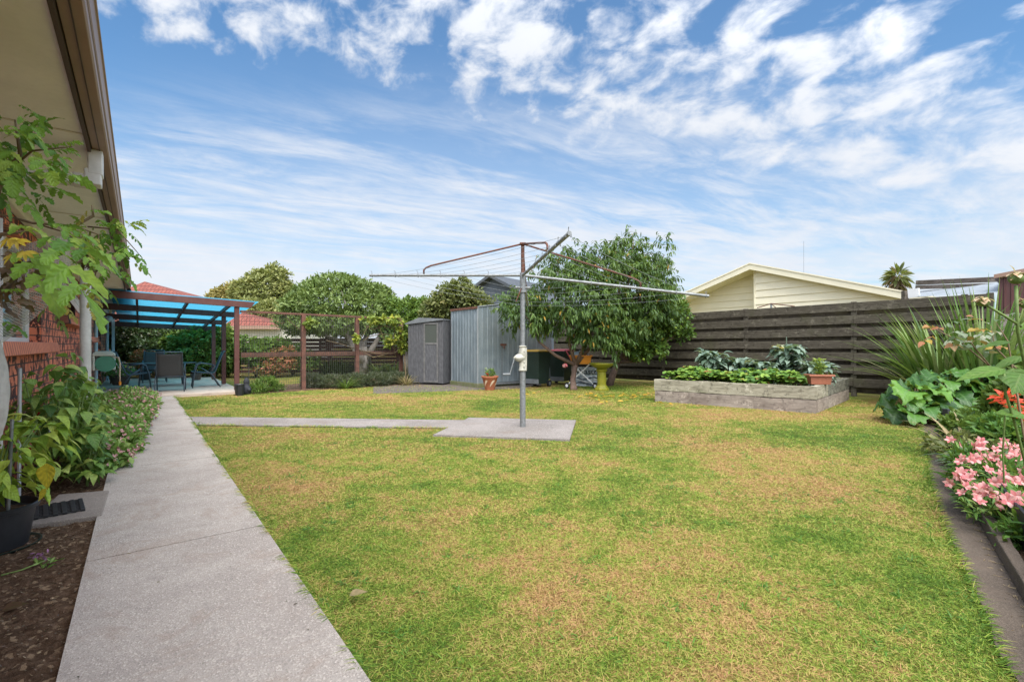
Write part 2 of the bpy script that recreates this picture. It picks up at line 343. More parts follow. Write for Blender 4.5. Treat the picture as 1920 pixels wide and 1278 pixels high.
m, b, p, o = newmat('blue_roof_sheet'); p.inputs['Base Color'].default_value = (.03, .38, .62, 1); p.inputs['Roughness'].default_value = .3
tr = b.n('ShaderNodeBsdfTranslucent'); tr.inputs[0].default_value = (.05, .30, .44, 1); tp = b.n('ShaderNodeBsdfTransparent'); tp.inputs[0].default_value = (.25, .72, .90, 1)
m1 = b.n('ShaderNodeMixShader'); m1.inputs[0].default_value = .85; b.link(p.outputs[0], m1.inputs[1]); b.link(tr.outputs[0], m1.inputs[2])
m2 = b.n('ShaderNodeMixShader'); m2.inputs[0].default_value = .20; b.link(m1.outputs[0], m2.inputs[1]); b.link(tp.outputs[0], m2.inputs[2]); b.link(m2.outputs[0], o.inputs[0]); M['bluesheet'] = m
m, b, p, o = newmat('insect_netting'); p.inputs['Base Color'].default_value = (.55, .56, .52, 1); p.inputs['Roughness'].default_value = .8
uvn = b.n('ShaderNodeAttribute', _attribute_name='luv'); s = b.n('ShaderNodeSeparateXYZ'); b.link(uvn.outputs['Vector'], s.inputs[0])
wv = b.math('MAXIMUM', b.smooth(b.math('SINE', b.math('MULTIPLY', s.outputs[0], 330)), -.3, .6), b.math('MULTIPLY', b.smooth(b.math('SINE', b.math('MULTIPLY', s.outputs[1], 260)), 0, .8), .6))
tp = b.n('ShaderNodeBsdfTransparent'); tl = b.n('ShaderNodeBsdfTranslucent'); tl.inputs[0].default_value = (.6, .6, .56, 1)
m1 = b.n('ShaderNodeMixShader'); m1.inputs[0].default_value = .35; b.link(p.outputs[0], m1.inputs[1]); b.link(tl.outputs[0], m1.inputs[2])
m2 = b.n('ShaderNodeMixShader'); b.link(b.math('MULTIPLY_ADD', wv, .42, .30), m2.inputs[0]); b.link(tp.outputs[0], m2.inputs[1]); b.link(m1.outputs[0], m2.inputs[2]); b.link(m2.outputs[0], o.inputs[0]); M['net'] = m
m, b, p, o = newmat('gathered_net'); c = b.mix(b.smooth(b.noise(objc(b), 30, 4, .6), .4, .7), (.68, .66, .62), (.52, .50, .46)); b.link(c, p.inputs['Base Color']); p.inputs['Roughness'].default_value = .8
bump(b, p, b.noise(scaled(b, objc(b), (1, 1, .15)), 60, 3, .6), .8, .01); tl = b.n('ShaderNodeBsdfTranslucent'); tl.inputs[0].default_value = (.7, .7, .66, 1); m1 = b.n('ShaderNodeMixShader'); m1.inputs[0].default_value = .4; b.link(p.outputs[0], m1.inputs[1]); b.link(tl.outputs[0], m1.inputs[2]); b.link(m1.outputs[0], o.inputs[0]); M['film'] = m
# leaves
M['l_peach'] = leafmat('peach_leaf', [(0, (.026, .065, .018)), (.45, (.060, .120, .027)), (.85, (.125, .205, .040)), (.965, (.21, .29, .06)), (.99, (.42, .24, .03))], vein=.4)
M['l_citrus'] = leafmat('citrus_leaf', [(0, (.035, .085, .018)), (.5, (.08, .16, .025)), (.9, (.17, .26, .04)), (.97, (.45, .40, .06))])
M['l_dome'] = leafmat('broad_evergreen_leaf', [(0, (.070, .115, .030)), (.5, (.14, .205, .050)), (.9, (.23, .30, .075)), (1, (.30, .32, .09))], trans=.2)
M['l_yell'] = leafmat('yellow_green_leaf', [(0, (.15, .17, .05)), (.5, (.24, .26, .08)), (1, (.36, .34, .11))], trans=.25)
M['l_gold'] = leafmat('golden_leaf', [(0, (.22, .20, .06)), (.6, (.40, .32, .10)), (1, (.48, .36, .14))], trans=.25)
M['l_dark'] = leafmat('dark_camellia_leaf', [(0, (.025, .055, .018)), (.6, (.065, .115, .033)), (1, (.15, .21, .07))], trans=.15, rough=.35, spec=.5)
M['l_mid'] = leafmat('mid_green_leaf', [(0, (.05, .105, .020)), (.6, (.125, .215, .035)), (1, (.24, .32, .06))])
M['l_olive'] = leafmat('olive_brown_leaf', [(0, (.07, .085, .025)), (.5, (.15, .17, .05)), (.85, (.23, .22, .07)), (1, (.30, .18, .08))])
M['l_red'] = leafmat('reddish_leaf', [(0, (.08, .10, .03)), (.35, (.16, .17, .04)), (.55, (.42, .16, .08)), (1, (.55, .18, .13))])
M['l_vine'] = leafmat('vine_leaf', [(0, (.10, .17, .03)), (.5, (.22, .28, .04)), (.85, (.42, .42, .05)), (1, (.45, .26, .05))])
M['l_lav'] = leafmat('lavender_leaf', [(0, (.045, .058, .038)), (.6, (.085, .10, .060)), (1, (.16, .13, .09))])
M['l_strap'] = leafmat('strap_leaf', [(0, (.025, .055, .018)), (.6, (.055, .105, .03)), (1, (.15, .20, .06))], vein=.15)
M['l_strapbig'] = leafmat('tall_strap_leaf', [(0, (.045, .11, .022)), (.5, (.11, .22, .04)), (.85, (.24, .34, .10)), (1, (.42, .42, .22))], vein=.45, veinc=(.2, .28, .12))
M['l_pepper'] = leafmat('pepper_leaf', [(0, (.05, .14, .028)), (.45, (.12, .26, .045)), (.75, (.26, .42, .08)), (1, (.46, .56, .14))], nveins=6, vein=.3, rough=.42)
M['l_lime'] = leafmat('lime_pepper_leaf', [(0, (.20, .36, .04)), (.5, (.38, .55, .06)), (1, (.58, .64, .13))], nveins=6, vein=.25, veinc=(.35, .42, .12))
M['l_yellow'] = leafmat('yellowed_leaf', [(0, (.75, .66, .05)), (1, (.8, .7, .07))], nveins=5, vein=.4, veinc=(.35, .42, .06))
M['l_tomato'] = leafmat('tomato_leaf', [(0, (.06, .19, .024)), (.5, (.15, .33, .038)), (.85, (.25, .45, .055)), (1, (.42, .52, .08))], nveins=5, vein=.3, veinc=(.20, .30, .09), trans=.38)
M['l_tomyel'] = leafmat('mottled_tomato_leaf', [(0, (.12, .19, .03)), (.5, (.28, .32, .05)), (1, (.46, .36, .07))], nveins=5, vein=.3)
M['l_dead'] = leafmat('dead_leaf', [(0, (.055, .028, .018)), (.6, (.12, .065, .04)), (1, (.20, .12, .07))], vein=.1)
M['l_imp'] = leafmat('bedding_leaf', [(0, (.09, .19, .035)), (.5, (.20, .35, .07)), (1, (.45, .54, .20))])
M['l_rhub'] = leafmat('rhubarb_leaf', [(0, (.022, .070, .016)), (.5, (.060, .165, .028)), (1, (.14, .30, .04))], nveins=7, vein=.45, veinc=(.13, .24, .08), rough=.38)
M['l_straw'] = leafmat('strawberry_leaf', [(0, (.05, .14, .020)), (.5, (.14, .28, .035)), (.95, (.28, .42, .06)), (1, (.38, .15, .05))], nveins=4, vein=.2)
M['l_brass'] = leafmat('blue_green_brassica', [(0, (.07, .125, .085)), (.5, (.17, .25, .19)), (.93, (.34, .43, .35)), (1, (.50, .36, .06))], nveins=4, vein=.35, veinc=(.35, .42, .34))
M['l_rose'] = leafmat('rose_leaf', [(0, (.10, .16, .07)), (.28, (.26, .32, .22)), (.48, (.36, .36, .27)), (.6, (.30, .15, .06)), (.85, (.40, .13, .06)), (1, (.42, .28, .04))], nveins=5, vein=.25, rough=.35)
M['l_rosegreen'] = leafmat('green_rose_leaf', [(0, (.06, .15, .02)), (1, (.13, .26, .03))], nveins=6, vein=.3, trans=.4)
M['l_alst'] = leafmat('lily_leaf', [(0, (.045, .13, .020)), (.7, (.11, .24, .04)), (1, (.26, .32, .07))])
M['l_dry'] = leafmat('dry_strap_leaf', [(0, (.28, .20, .10)), (1, (.46, .36, .20))])
M['l_nerine'] = leafmat('grey_green_strap', [(0, (.07, .13, .08)), (1, (.17, .24, .16))])
M['l_succ'] = leafmat('succulent_leaf', [(0, (.24, .38, .07)), (1, (.52, .60, .16))], vein=0)
M['l_purple'] = leafmat('purple_succulent', [(0, (.05, .015, .018)), (1, (.13, .04, .035))], vein=0)
M['pt_pink'] = leafmat('pink_petal', [(0, (.52, .09, .13)), (.5, (.66, .20, .23)), (1, (.82, .45, .45))], vein=.35, veinc=(.85, .45, .20), trans=.35)
M['pt_red'] = leafmat('scarlet_petal', [(0, (.75, .03, .02)), (1, (.85, .10, .05))], vein=0, trans=.35)
M['pt_lpink'] = leafmat('pale_pink_petal', [(0, (.72, .28, .32)), (1, (.85, .55, .55))], vein=0, trans=.35)
M['pt_yel'] = leafmat('yellow_petal', [(0, (.78, .58, .06)), (1, (.85, .70, .15))], vein=0, trans=.35)
M['pt_cream'] = leafmat('cream_rose_petal', [(0, (.62, .40, .24)), (1, (.78, .60, .42))], vein=0, trans=.35)
M['litter'] = leafmat('fallen_leaf', [(0, (.50, .30, .03)), (.6, (.62, .38, .04)), (1, (.40, .20, .06))], vein=0)

# ------------------------------------------------------------------ mesh helpers
class MB:
    def __init__(s): s.v = []; s.f = []
    def add(s, v, f):
        k = len(s.v); s.v += [tuple(map(float, q)) for q in v]; s.f += [tuple(i + k for i in q) for q in f]; return s
    def box(s, c, d, M4=None, rz=0):
        x, y, z = (q / 2 for q in d); vs = [(sx * x, sy * y, sz * z) for sx in (-1, 1) for sy in (-1, 1) for sz in (-1, 1)]
        if rz: ca, sa = math.cos(rz), math.sin(rz); vs = [(a * ca - b_ * sa, a * sa + b_ * ca, e) for a, b_, e in vs]
        vs = [(a + c[0], b_ + c[1], e + c[2]) for a, b_, e in vs]
        if M4 is not None: vs = [tuple(M4 @ Vector(q)) for q in vs]
        return s.add(vs, [(0, 1, 3, 2), (4, 6, 7, 5), (0, 4, 5, 1), (2, 3, 7, 6), (0, 2, 6, 4), (1, 5, 7, 3)])
    def span(s, a, b_, M4=None):
        return s.box([(p + q) / 2 for p, q in zip(a, b_)], [abs(p - q) for p, q in zip(a, b_)], M4)
    def beam(s, p, q, w, h, up=(0, 0, 1)):
        p = Vector(p); q = Vector(q); d = (q - p).normalized(); sd_ = d.cross(Vector(up)).normalized() * w / 2; u = sd_.cross(d).normalized() * h / 2
        vs = [x + i * sd_ + j * u for x in (p, q) for i in (-1, 1) for j in (-1, 1)]
        return s.add(vs, [(0, 1, 3, 2), (4, 6, 7, 5), (0, 4, 5, 1), (2, 3, 7, 6), (0, 2, 6, 4), (1, 5, 7, 3)])
    def tube(s, pts, r, n=8, cap=True):
        pts = [Vector(p) for p in pts]; rs = r if isinstance(r, (list, tuple)) else [r] * len(pts)
        vs = []; fs = []; ref = None
        for i, p in enumerate(pts):
            d = (pts[min(i + 1, len(pts) - 1)] - pts[max(i - 1, 0)]).normalized()
            if ref is None: ref = d.orthogonal().normalized()
            ref = (ref - d * ref.dot(d)).normalized(); o2 = d.cross(ref)
            for k in range(n):
                a = 2 * math.pi * k / n; vs.append(p + (ref * math.cos(a) + o2 * math.sin(a)) * rs[i])
        for i in range(len(pts) - 1):
            for k in range(n): k2 = (k + 1) % n; fs.append((i * n + k, i * n + k2, (i + 1) * n + k2, (i + 1) * n + k))
        if cap: fs += [tuple(range(n - 1, -1, -1)), tuple((len(pts) - 1) * n + k for k in range(n))]
        return s.add(vs, fs)
    def lathe(s, prof, c=(0, 0, 0), n=24, capb=True, capt=True):
        vs = []; fs = []
        for r, z in prof:
            for k in range(n): a = 2 * math.pi * k / n; vs.append((c[0] + r * math.cos(a), c[1] + r * math.sin(a), c[2] + z))
        for i in range(len(prof) - 1):
            for k in range(n): k2 = (k + 1) % n; fs.append((i * n + k, i * n + k2, (i + 1) * n + k2, (i + 1) * n + k))
        if capb: fs.append(tuple(range(n - 1, -1, -1)))
        if capt: fs.append(tuple((len(prof) - 1) * n + k for k in range(n)))
        return s.add(vs, fs)
    def prism(s, poly, z0, z1):
        n = len(poly); vs = [(x, y, z0) for x, y in poly] + [(x, y, z1) for x, y in poly]
        return s.add(vs, [tuple(range(n - 1, -1, -1)), tuple(range(n, 2 * n))] + [(i, (i + 1) % n, n + (i + 1) % n, n + i) for i in range(n)])
    def solid(s, polyA, polyB):
        n = len(polyA); return s.add(list(polyA) + list(polyB), [tuple(range(n - 1, -1, -1)), tuple(range(n, 2 * n))] + [(i, (i + 1) % n, n + (i + 1) % n, n + i) for i in range(n)])
    def grid(s, fn, nu, nv):
        vs = [fn(i / nu, j / nv) for i in range(nu + 1) for j in range(nv + 1)]
        return s.add(vs, [(i * (nv + 1) + j, (i + 1) * (nv + 1) + j, (i + 1) * (nv + 1) + j + 1, i * (nv + 1) + j + 1) for i in range(nu) for j in range(nv)])
    def ball(s, c, r, sc=(1, 1, 1), n=12):
        prof = [(max(1e-4, math.sin(math.pi * i / n)) * r, -math.cos(math.pi * i / n) * r) for i in range(n + 1)]
        k = len(s.v); s.lathe(prof, (0, 0, 0), n + 4)
        s.v[k:] = [(x * sc[0] + c[0], y * sc[1] + c[1], z * sc[2] + c[2]) for x, y, z in s.v[k:]]; return s
def link(o, parent=None):
    col.objects.link(o)
    if parent is not None:
        o.parent = parent
    return o
def tag(o, label=None, cat=None, group=None, kind=None):
    if label: o['label'] = label
    if cat: o['category'] = cat
    if group: o['group'] = group
    if kind: o['kind'] = kind
    return o
FIX = {}
def thing(name, loc, label, cat, rz=0, group=None):
    o = bpy.data.objects.new(name, None); col.objects.link(o); o.location = loc; o.rotation_euler = (0, 0, rz); o.empty_display_size = .1
    tag(o, label, cat, group); FIX[o.name] = Matrix.Translation(loc) @ Matrix.Rotation(rz, 4, 'Z'); return o
def local(parent): return FIX.get(parent.name, Matrix.Identity(4))
def build(mb, name, mat, parent=None, world_=False, smooth=False, bev=0, auto=None):
    """world_: the vertices are in world coordinates although the parent is placed"""
    me = bpy.data.meshes.new(name); me.from_pydata(mb.v, [], mb.f); me.validate(); me.update()
    o = bpy.data.objects.new(name, me); me.materials.append(mat if not isinstance(mat, str) else M[mat])
    link(o, parent)
    if parent is not None:
        root = parent
        FIX[o.name] = local(root)
        if world_ : me.transform(local(root).inverted())
    if smooth: me.shade_smooth() if not auto else None
    if auto:
        me.shade_smooth()
        try: me.set_sharp_from_angle(angle=R(auto))
        except Exception: pass
    if bev:
        md = o.modifiers.new('bevel', 'BEVEL'); md.width = bev; md.segments = 2; md.limit_method = 'ANGLE'; md.angle_limit = R(35)
    return o
def copy_tree(o, parent=None):
    c = o.copy(); col.objects.link(c); c.parent = parent
    if o.name in FIX: FIX[c.name] = FIX[o.name]
    for ch in list(o.children): copy_tree(ch, c)
    return c
def nrm(a): return a / np.maximum(np.linalg.norm(a, axis=-1, keepdims=True), 1e-9)
PROF = dict(lance=[.08, .7, 1, .75, .03], oval=[.06, .8, 1, .8, .03], ovate=[.06, .85, 1, .85, .6, .3, .02],
            strap=[.7, .9, 1, .9, .7, .45, .02], lobed=[.05, .75, .5, 1, .62, .8, .45, .55, .02],
            heart=[.35, .95, 1, .97, .85, .68, .48, .26, .02], petal=[.15, .5, .9, 1, .7, .1], blade=[.8, 1, .6, .02], quad=[.05, 1, .03], round_=[.2, .8, 1, .9, .4], spoon=[.12, .25, .8, 1, .95, .55, .05])
def leaves(name, mat, P, D, Nn, L, Wd, prof='lance', fold=.15, droop=.2, nv=2, ruffle=0.0, parent=None, rnd=None, curl=0.0, world_=True):
    P = np.asarray(P, float); n = len(P); D = nrm(np.asarray(D, float)); Nn = np.asarray(Nn, float)
    Nn = nrm(Nn - (Nn * D).sum(1, keepdims=True) * D); S = np.cross(D, Nn)
    L = np.broadcast_to(np.asarray(L, float), (n,)); Wd = np.broadcast_to(np.asarray(Wd, float), (n,)); droop = np.broadcast_to(np.asarray(droop, float), (n,))
    pr = np.array(PROF[prof] if isinstance(prof, str) else prof); nu = len(pr) - 1
    u = np.linspace(0, 1, nu + 1); v = np.linspace(-1, 1, nv + 1)
    if rnd is None: rnd = rng.random(n)
    ph = rng.random(n) * 6.28
    down = np.array([0, 0, -1.0])
    # bend: integrate a direction that leans towards down
    C = np.zeros((n, nu + 1, 3)); C[:, 0] = P; d = D.copy()
    for k in range(1, nu + 1):
        d = nrm(d + down * (droop * 2.0 / nu * (0.5 + k / nu))[:, None] - Nn * curl / nu)
        C[:, k] = C[:, k - 1] + d * (L / nu)[:, None]
    V = np.zeros((n, nu + 1, nv + 1, 3)); 
    for j, vv in enumerate(v):
        off = S[:, None] * (vv * Wd[:, None] * pr[None] / 2)[..., None]
        lift = Nn[:, None] * (fold * abs(vv) * Wd[:, None] * pr[None] / 2)[..., None]
        V[:, :, j] = C + off + lift
        if ruffle and abs(vv) > .3:
            rf = ruffle * abs(vv) ** 2 * Wd[:, None] * np.sin(u[None] * 17 + ph[:, None] + vv * 2)
            V[:, :, j] += Nn[:, None] * rf[..., None]
    nvt = (nu + 1) * (nv + 1); verts = V.reshape(-1, 3)
    if parent is not None and world_:
        Mi = np.array(local(parent).inverted()); verts = verts @ Mi[:3, :3].T + Mi[:3, 3]
    q = []
    for i in range(nu):
        for j in range(nv): a = i * (nv + 1) + j; q.append((a, a + nv + 1, a + nv + 2, a + 1))
    q = np.array(q); faces = (q[None] + (np.arange(n) * nvt)[:, None, None]).reshape(-1)
    luv = np.zeros((n, nu + 1, nv + 1, 3), np.float32); luv[..., 0] = u[None, :, None]; luv[..., 1] = v[None, None]; luv[..., 2] = rnd[:, None, None]
    me = bpy.data.meshes.new(name); me.vertices.add(len(verts)); me.vertices.foreach_set('co', verts.astype(np.float32).ravel())
    nf = len(faces) // 4; me.loops.add(len(faces)); me.loops.foreach_set('vertex_index', faces.astype(np.int32))
    me.polygons.add(nf); me.polygons.foreach_set('loop_start', np.arange(0, len(faces), 4, dtype=np.int32)); me.polygons.foreach_set('loop_total', np.full(nf, 4, np.int32))
    me.polygons.foreach_set('use_smooth', np.ones(nf, bool))
    a = me.attributes.new('luv', 'FLOAT_VECTOR', 'POINT'); a.data.foreach_set('vector', luv.reshape(-1))
    me.update(); me.validate(); me.materials.append(M[mat] if isinstance(mat, str) else mat)
    o = bpy.data.objects.new(name, me); link(o, parent); return o
def rdir(n): return nrm(rng.normal(size=(n, 3)))
def shell(lobes, n, thick=.16, zmin=0.05, rough=.12):
    """points and outward normals on the union of ellipsoid lobes: (x,y,z, rx,ry,rz)"""
    Lb = np.array(lobes, float); w = (Lb[:, 3] * Lb[:, 4] + Lb[:, 4] * Lb[:, 5] + Lb[:, 3] * Lb[:, 5]); w /= w.sum()
    Ps = []; Ns = []; got = 0
    ph = rng.random(6) * 6.28
    while got < n:
        k = rng.choice(len(Lb), size=n, p=w); d = rdir(n); c = Lb[k, :3]; r = Lb[k, 3:]
        bumpf = 1 + rough * (np.sin(d[:, 0] * 7 + ph[0] + k) * np.sin(d[:, 1] * 6 + ph[1]) + np.sin(d[:, 2] * 9 + ph[2] + k * 2) * .7)
        rad = (1 - np.abs(rng.normal(size=n)) * thick) * bumpf; p = c + d * r * rad[:, None]
        ok = p[:, 2] > zmin
        for j in range(len(Lb)):
            q = np.linalg.norm((p - Lb[j, :3]) / Lb[j, 3:], axis=1); ok &= ~((q < .68) & (k != j))
        Ps.append(p[ok]); Ns.append(nrm(d / r)[ok]); got += ok.sum()
    return np.concatenate(Ps)[:n], np.concatenate(Ns)[:n]
def clumps(P, Nn, per, spread, up=.4, out=.7, rand=.8):
    n = len(P); k = np.repeat(np.arange(n), per)
    D = nrm(Nn[k] * out + rng.normal(size=(n * per, 3)) * rand + np.array([0, 0, up])); B = P[k] + rdir(n * per) * spread * rng.random((n * per, 1))
    NN = nrm(Nn[k] * .6 + np.array([0, 0, .7]) + rng.normal(size=(n * per, 3)) * .5); return B, D, NN, k
def foliage(parent, name, mat, lobes, n, per=6, spread=.08, L=.1, Wd=.05, prof='oval', droop=.2, thick=.18, up=.3, out=.7, rand=.8, fold=.2, rough=.12, zmin=.03, nv=2, huev=.5):
    P, Nn = shell(lobes, n, thick, zmin, rough); B, D, NN, k = clumps(P, Nn, per, spread, up, out, rand)
    base = rng.random(n)[k] * huev + rng.random(len(k)) * (1 - huev)
    Ls = L * (.7 + .6 * rng.random(len(B)))
    return leaves(name, mat, B, D, NN, Ls, Wd / L * Ls, prof, fold, droop, nv, parent=parent, rnd=base)
def lob(px_, py_, Y_, rx, ry=None, dy=None):     # lobe from photo radius at depth
    ry = ry or rx; c = at(px_, py_, Y_); k = Y_ / F; return (*c, rx * k, (dy if dy else rx * k * .9), ry * k)
def struct(o): tag(o, kind='structure'); return o

# ------------------------------------------------------------------ ground, paths
mb = MB().add([(-150, -60, 0), (150, -60, 0), (150, 260, 0), (-150, 260, 0)], [(0, 1, 2, 3)])
struct(build(mb, 'ground', 'lawn'))
def g2(px_, py_): return G(px_, py_)[:2]
path = [W(-3, -.236)[:2], W(-3, .653)[:2], W(13.86, .653)[:2], W(13.86, -.236)[:2]]
# the path is cast in bays with slightly darker joints between them
pm = MB(); joints = [-3, .9, 3.55, 6.05, 8.4, 11.1, 13.86]
for a, c in zip(joints[:-1], joints[1:]):
    pm.prism([W(a + .006, -.236)[:2], W(a + .006, .653)[:2], W(c - .006, .653)[:2], W(c - .006, -.236)[:2]], -.05, .048)
struct(build(pm, 'concrete_path', 'path'))
strip = [G(362, 783)[:2], G(872, 789.5)[:2], G(852, 804)[:2], G(376, 797.5)[:2]]
strip[0] = W(10.0, .660)[:2]; strip[3] = W(9.15, .660)[:2]
a0 = np.array(G(370, 783)[:2]); a1 = np.array(G(840, 804)[:2])
s0 = G(372, 783); s3 = G(384, 798)
strip = [tuple(G(352, 783)[:2]), tuple(G(880, 789.5)[:2]), tuple(G(850, 804)[:2]), tuple(G(360, 798)[:2])]
struct(build(MB().prism(strip[::-1], -.05, .022), 'crossing_path', 'slab'))
pad = [G(880, 785)[:2], G(1080, 790)[:2], G(1068, 827)[:2], G(812, 818)[:2]]
struct(build(MB().prism(pad[::-1], -.05, .026), 'clothesline_pad', 'slab'))
patio = [W(13.9, -.9)[:2], W(13.9, 2.12)[:2], W(21.6, 2.12)[:2], W(21.6, -.9)[:2]]
struct(build(MB().prism(patio, -.05, .062), 'patio_slab', 'patio'))
# left bed soil, a rough surface between path and house
def soilgrid(sa, sb, ta, tb, ns, ntt, amp=.02, z0=.012):
    def fn(u, v):
        s_, t_ = sa + (sb - sa) * u, ta + (tb - ta) * v; p = W(s_, t_)
        h = (math.sin(p[0] * 31 + p[1] * 13) * math.sin(p[1] * 37) + math.sin(p[0] * 71 - p[1] * 57) * .6 + (random.random() - .5) * 1.4) * amp * .5
        return (p[0], p[1], z0 + h)
    return MB().grid(fn, ns, ntt)
struct(build(soilgrid(-2, 13.85, -.236, -.92, 900, 46, .013, .024), 'garden_bed_soil', 'soil', smooth=True))
# pad beside the pot
mb = MB(); q = [G(40, 993, .03), G(191, 971, .03), G(205, 924, .03), G(110, 932, .03)]
mb.solid([(x, y, -.02) for x, y, _ in q], [(x, y, .055) for x, y, _ in q]); struct(build(mb, 'paving_slab', 'padc', bev=.006))
# curved concrete mowing strip and its raised kerb on the right
Lc = [(1722, 798), (1737, 830), (1741, 880), (1762, 960), (1800, 1050), (1850, 1160), (1905, 1278)]
Rc = [(1757, 797), (1765, 840), (1795, 900), (1835, 980), (1890, 1080), (1975, 1230), (2050, 1360)]
Lp = [np.array(G(*q)[:2]) for q in Lc] + [np.array([1.25, .5])]; Rp = [np.array(G(*q)[:2]) for q in Rc] + [np.array([1.62, .5])]
def spline(pts, n=8):
    out = []; P_ = [pts[0]] + list(pts) + [pts[-1]]
    for i in range(1, len(P_) - 2):
        for k in range(n):
            t = k / n; p0, p1, p2, p3 = P_[i - 1], P_[i], P_[i + 1], P_[i + 2]
            out.append(.5 * ((2 * p1) + (-p0 + p2) * t + (2 * p0 - 5 * p1 + 4 * p2 - p3) * t * t + (-p0 + 3 * p1 - 3 * p2 + p3) * t ** 3))
    out.append(pts[-1]); return out
Ls = spline(Lp); Rs = spline(Rp); mb = MB()
def sweep(A, B, z0, z1, jag=0):
    vs = []; fs = []
    for a, c in zip(A, B): vs += [(a[0], a[1], z0), (a[0], a[1], z1), (c[0], c[1], z1 + jag * (random.random() - .5)), (c[0], c[1], z0)]
    for i in range(len(A) - 1):
        k = i * 4
        for j in range(4): fs.append((k + j, k + (j + 1) % 4, k + 4 + (j + 1) % 4, k + 4 + j))
    return vs, fs + [(0, 1, 2, 3), tuple(range(len(vs) - 1, len(vs) - 5, -1))]
struct(build(MB().add(*sweep(Ls, Rs, -.04, .018)), 'mowing_strip', 'kerb', bev=.004))
Rn = []
for i, p_ in enumerate(Rs):
    d = Rs[min(i + 1, len(Rs) - 1)] - Rs[max(i - 1, 0)]; d /= np.linalg.norm(d); Rn.append(np.array([-d[1], d[0]]))
K1 = [p_ + n_ * .0 for p_, n_ in zip(Rs, Rn)]; K2 = [p_ + n_ * .06 for p_, n_ in zip(Rs, Rn)]
struct(build(MB().add(*sweep(K1, K2, .0, .105, .03)), 'garden_kerb', 'kerb', bev=.008))
bed = [tuple(p_ + n_ * .07) for p_, n_ in zip(Rs, Rn)]
bedpoly = bed + [(6.0, .3), (12.0, 4.0), (11.0, 9.0), (9.6, 9.9), (8.5, 9.6), (6.4, 8.1)]
struct(build(MB().prism(bedpoly, -.02, .05), 'flower_bed_soil', 'soil'))
struct(build(MB().prism([G(700, 738)[:2], G(900, 731)[:2], G(975, 728)[:2], G(1015, 722)[:2], G(1015, 706)[:2], G(700, 706)[:2]][::1], -.02, .006), 'shed_apron', 'dirt'))
struct(build(MB().prism([G(437, 741)[:2], G(590, 731)[:2], G(765, 721)[:2], G(752, 708)[:2], G(600, 716)[:2], G(480, 727)[:2]], -.02, .012), 'trellis_bed_soil', 'soil'))

# ------------------------------------------------------------------ grass
def inpoly(x, y, poly):
    c = np.zeros(len(x), bool); n = len(poly)
    for i in range(n):
        x1, y1 = poly[i]; x2, y2 = poly[(i + 1) % n]
        k = ((y1 > y) != (y2 > y)) & (x < (x2 - x1) * (y - y1) / ((y2 - y1) + 1e-12) + x1); c ^= k
    return c
bedFL, bedFR = np.array(G(1228, 752)[:2]), np.array(G(1530, 775)[:2]); bedBR = np.array(G(1592, 749)[:2]); bedBL = bedFL + bedBR - bedFR
lawn_region = [W(-1.5, .64)[:2], W(13.88, .64)[:2], W(13.88, 2.0)[:2], G(437, 740)[:2], G(765, 720)[:2], G(900, 728)[:2], G(1020, 722)[:2], (1.2, 14.9), (3.2, 16.4), (8.2, 11.7), (7.0, 8.6)] + [tuple(p_) for p_ in Ls] + [(1.2, .9)]
holes = [strip, pad, [tuple(bedFL), tuple(bedFR), tuple(bedBR), tuple(bedBL)]]
def blades(n, y0, y1, xl, xr, hgt, wid):
    y = y0 + (y1 - y0) * rng.random(n); x = xl + (xr - xl) * rng.random(n)
    ok = inpoly(x, y, lawn_region)
    for h_ in holes: ok &= ~inpoly(x, y, h_)
    x, y = x[ok], y[ok]; return x, y, np.full(len(x), hgt), np.full(len(x), wid)
parts_ = [blades(520000, .5, 3.2, -2.2, 4.0, .024, .0034), blades(460000, 3.2, 5.6, -5.5, 6.5, .023, .0045), blades(330000, 5.6, 9.5, -8, 9, .023, .0070), blades(230000, 9.5, 16.5, -10, 10, .026, .013)]
gx, gy, gh, gw = (np.concatenate([q[i] for q in parts_]) for i in range(4))
# longer tufts leaning over the path edges
def edge_tufts(A, B, n, out, w=.006):
    A, B = np.array(A), np.array(B); t = rng.random(n); d = (B - A) / np.linalg.norm(B - A); nn = np.array(out); k = (np.sin(t * np.linalg.norm(B - A) * 4.1) + np.sin(t * np.linalg.norm(B - A) * 11.7)) > -.3
    p = A + (B - A) * t[:, None] - nn * rng.random((n, 1)) * .03; return p[k], np.broadcast_to(nn, (k.sum(), 2))
et = [edge_tufts(W(-1, .655)[:2], W(13.8, .655)[:2], 6500, -N_)]
for i in range(len(Ls) - 1):
    d = Ls[i + 1] - Ls[i]; l_ = np.linalg.norm(d)
    if l_ > 1e-6: et.append(edge_tufts(Ls[i], Ls[i + 1], int(l_ * 330) + 1, np.array([-d[1], d[0]]) / l_))
et.append(edge_tufts(strip[3], strip[2], 1800, (0, 1))); et.append(edge_tufts(strip[0], strip[1], 1800, (0, -1)))
ex = np.concatenate([q[0] for q in et]); eo = np.concatenate([q[1] for q in et])
n0, n1_ = len(gx), len(ex)
P = np.zeros((n0 + n1_, 3)); P[:n0, 0] = gx; P[:n0, 1] = gy; P[n0:, :2] = ex; P[n0:, 2] = np.where(ex @ N_ < .72, .038, .014)
D = rng.normal(size=(n0 + n1_, 3)) * np.array([1.35, 1.35, .15]); D[:, 2] = .3 + .6 * rng.random(len(D))
D[n0:, :2] = eo * 1.1 + rng.normal(size=(n1_, 2)) * .5; D[n0:, 2] = .5 + .4 * rng.random(n1_)
L = np.concatenate([gh * (.7 + 1.0 * rng.random(n0) ** 2), .035 + .05 * rng.random(n1_) ** 2]); Wd = np.concatenate([gw, np.full(n1_, .0045)])
rn = np.concatenate([rng.random(n0), rng.random(n1_) * 1.1 - .25])
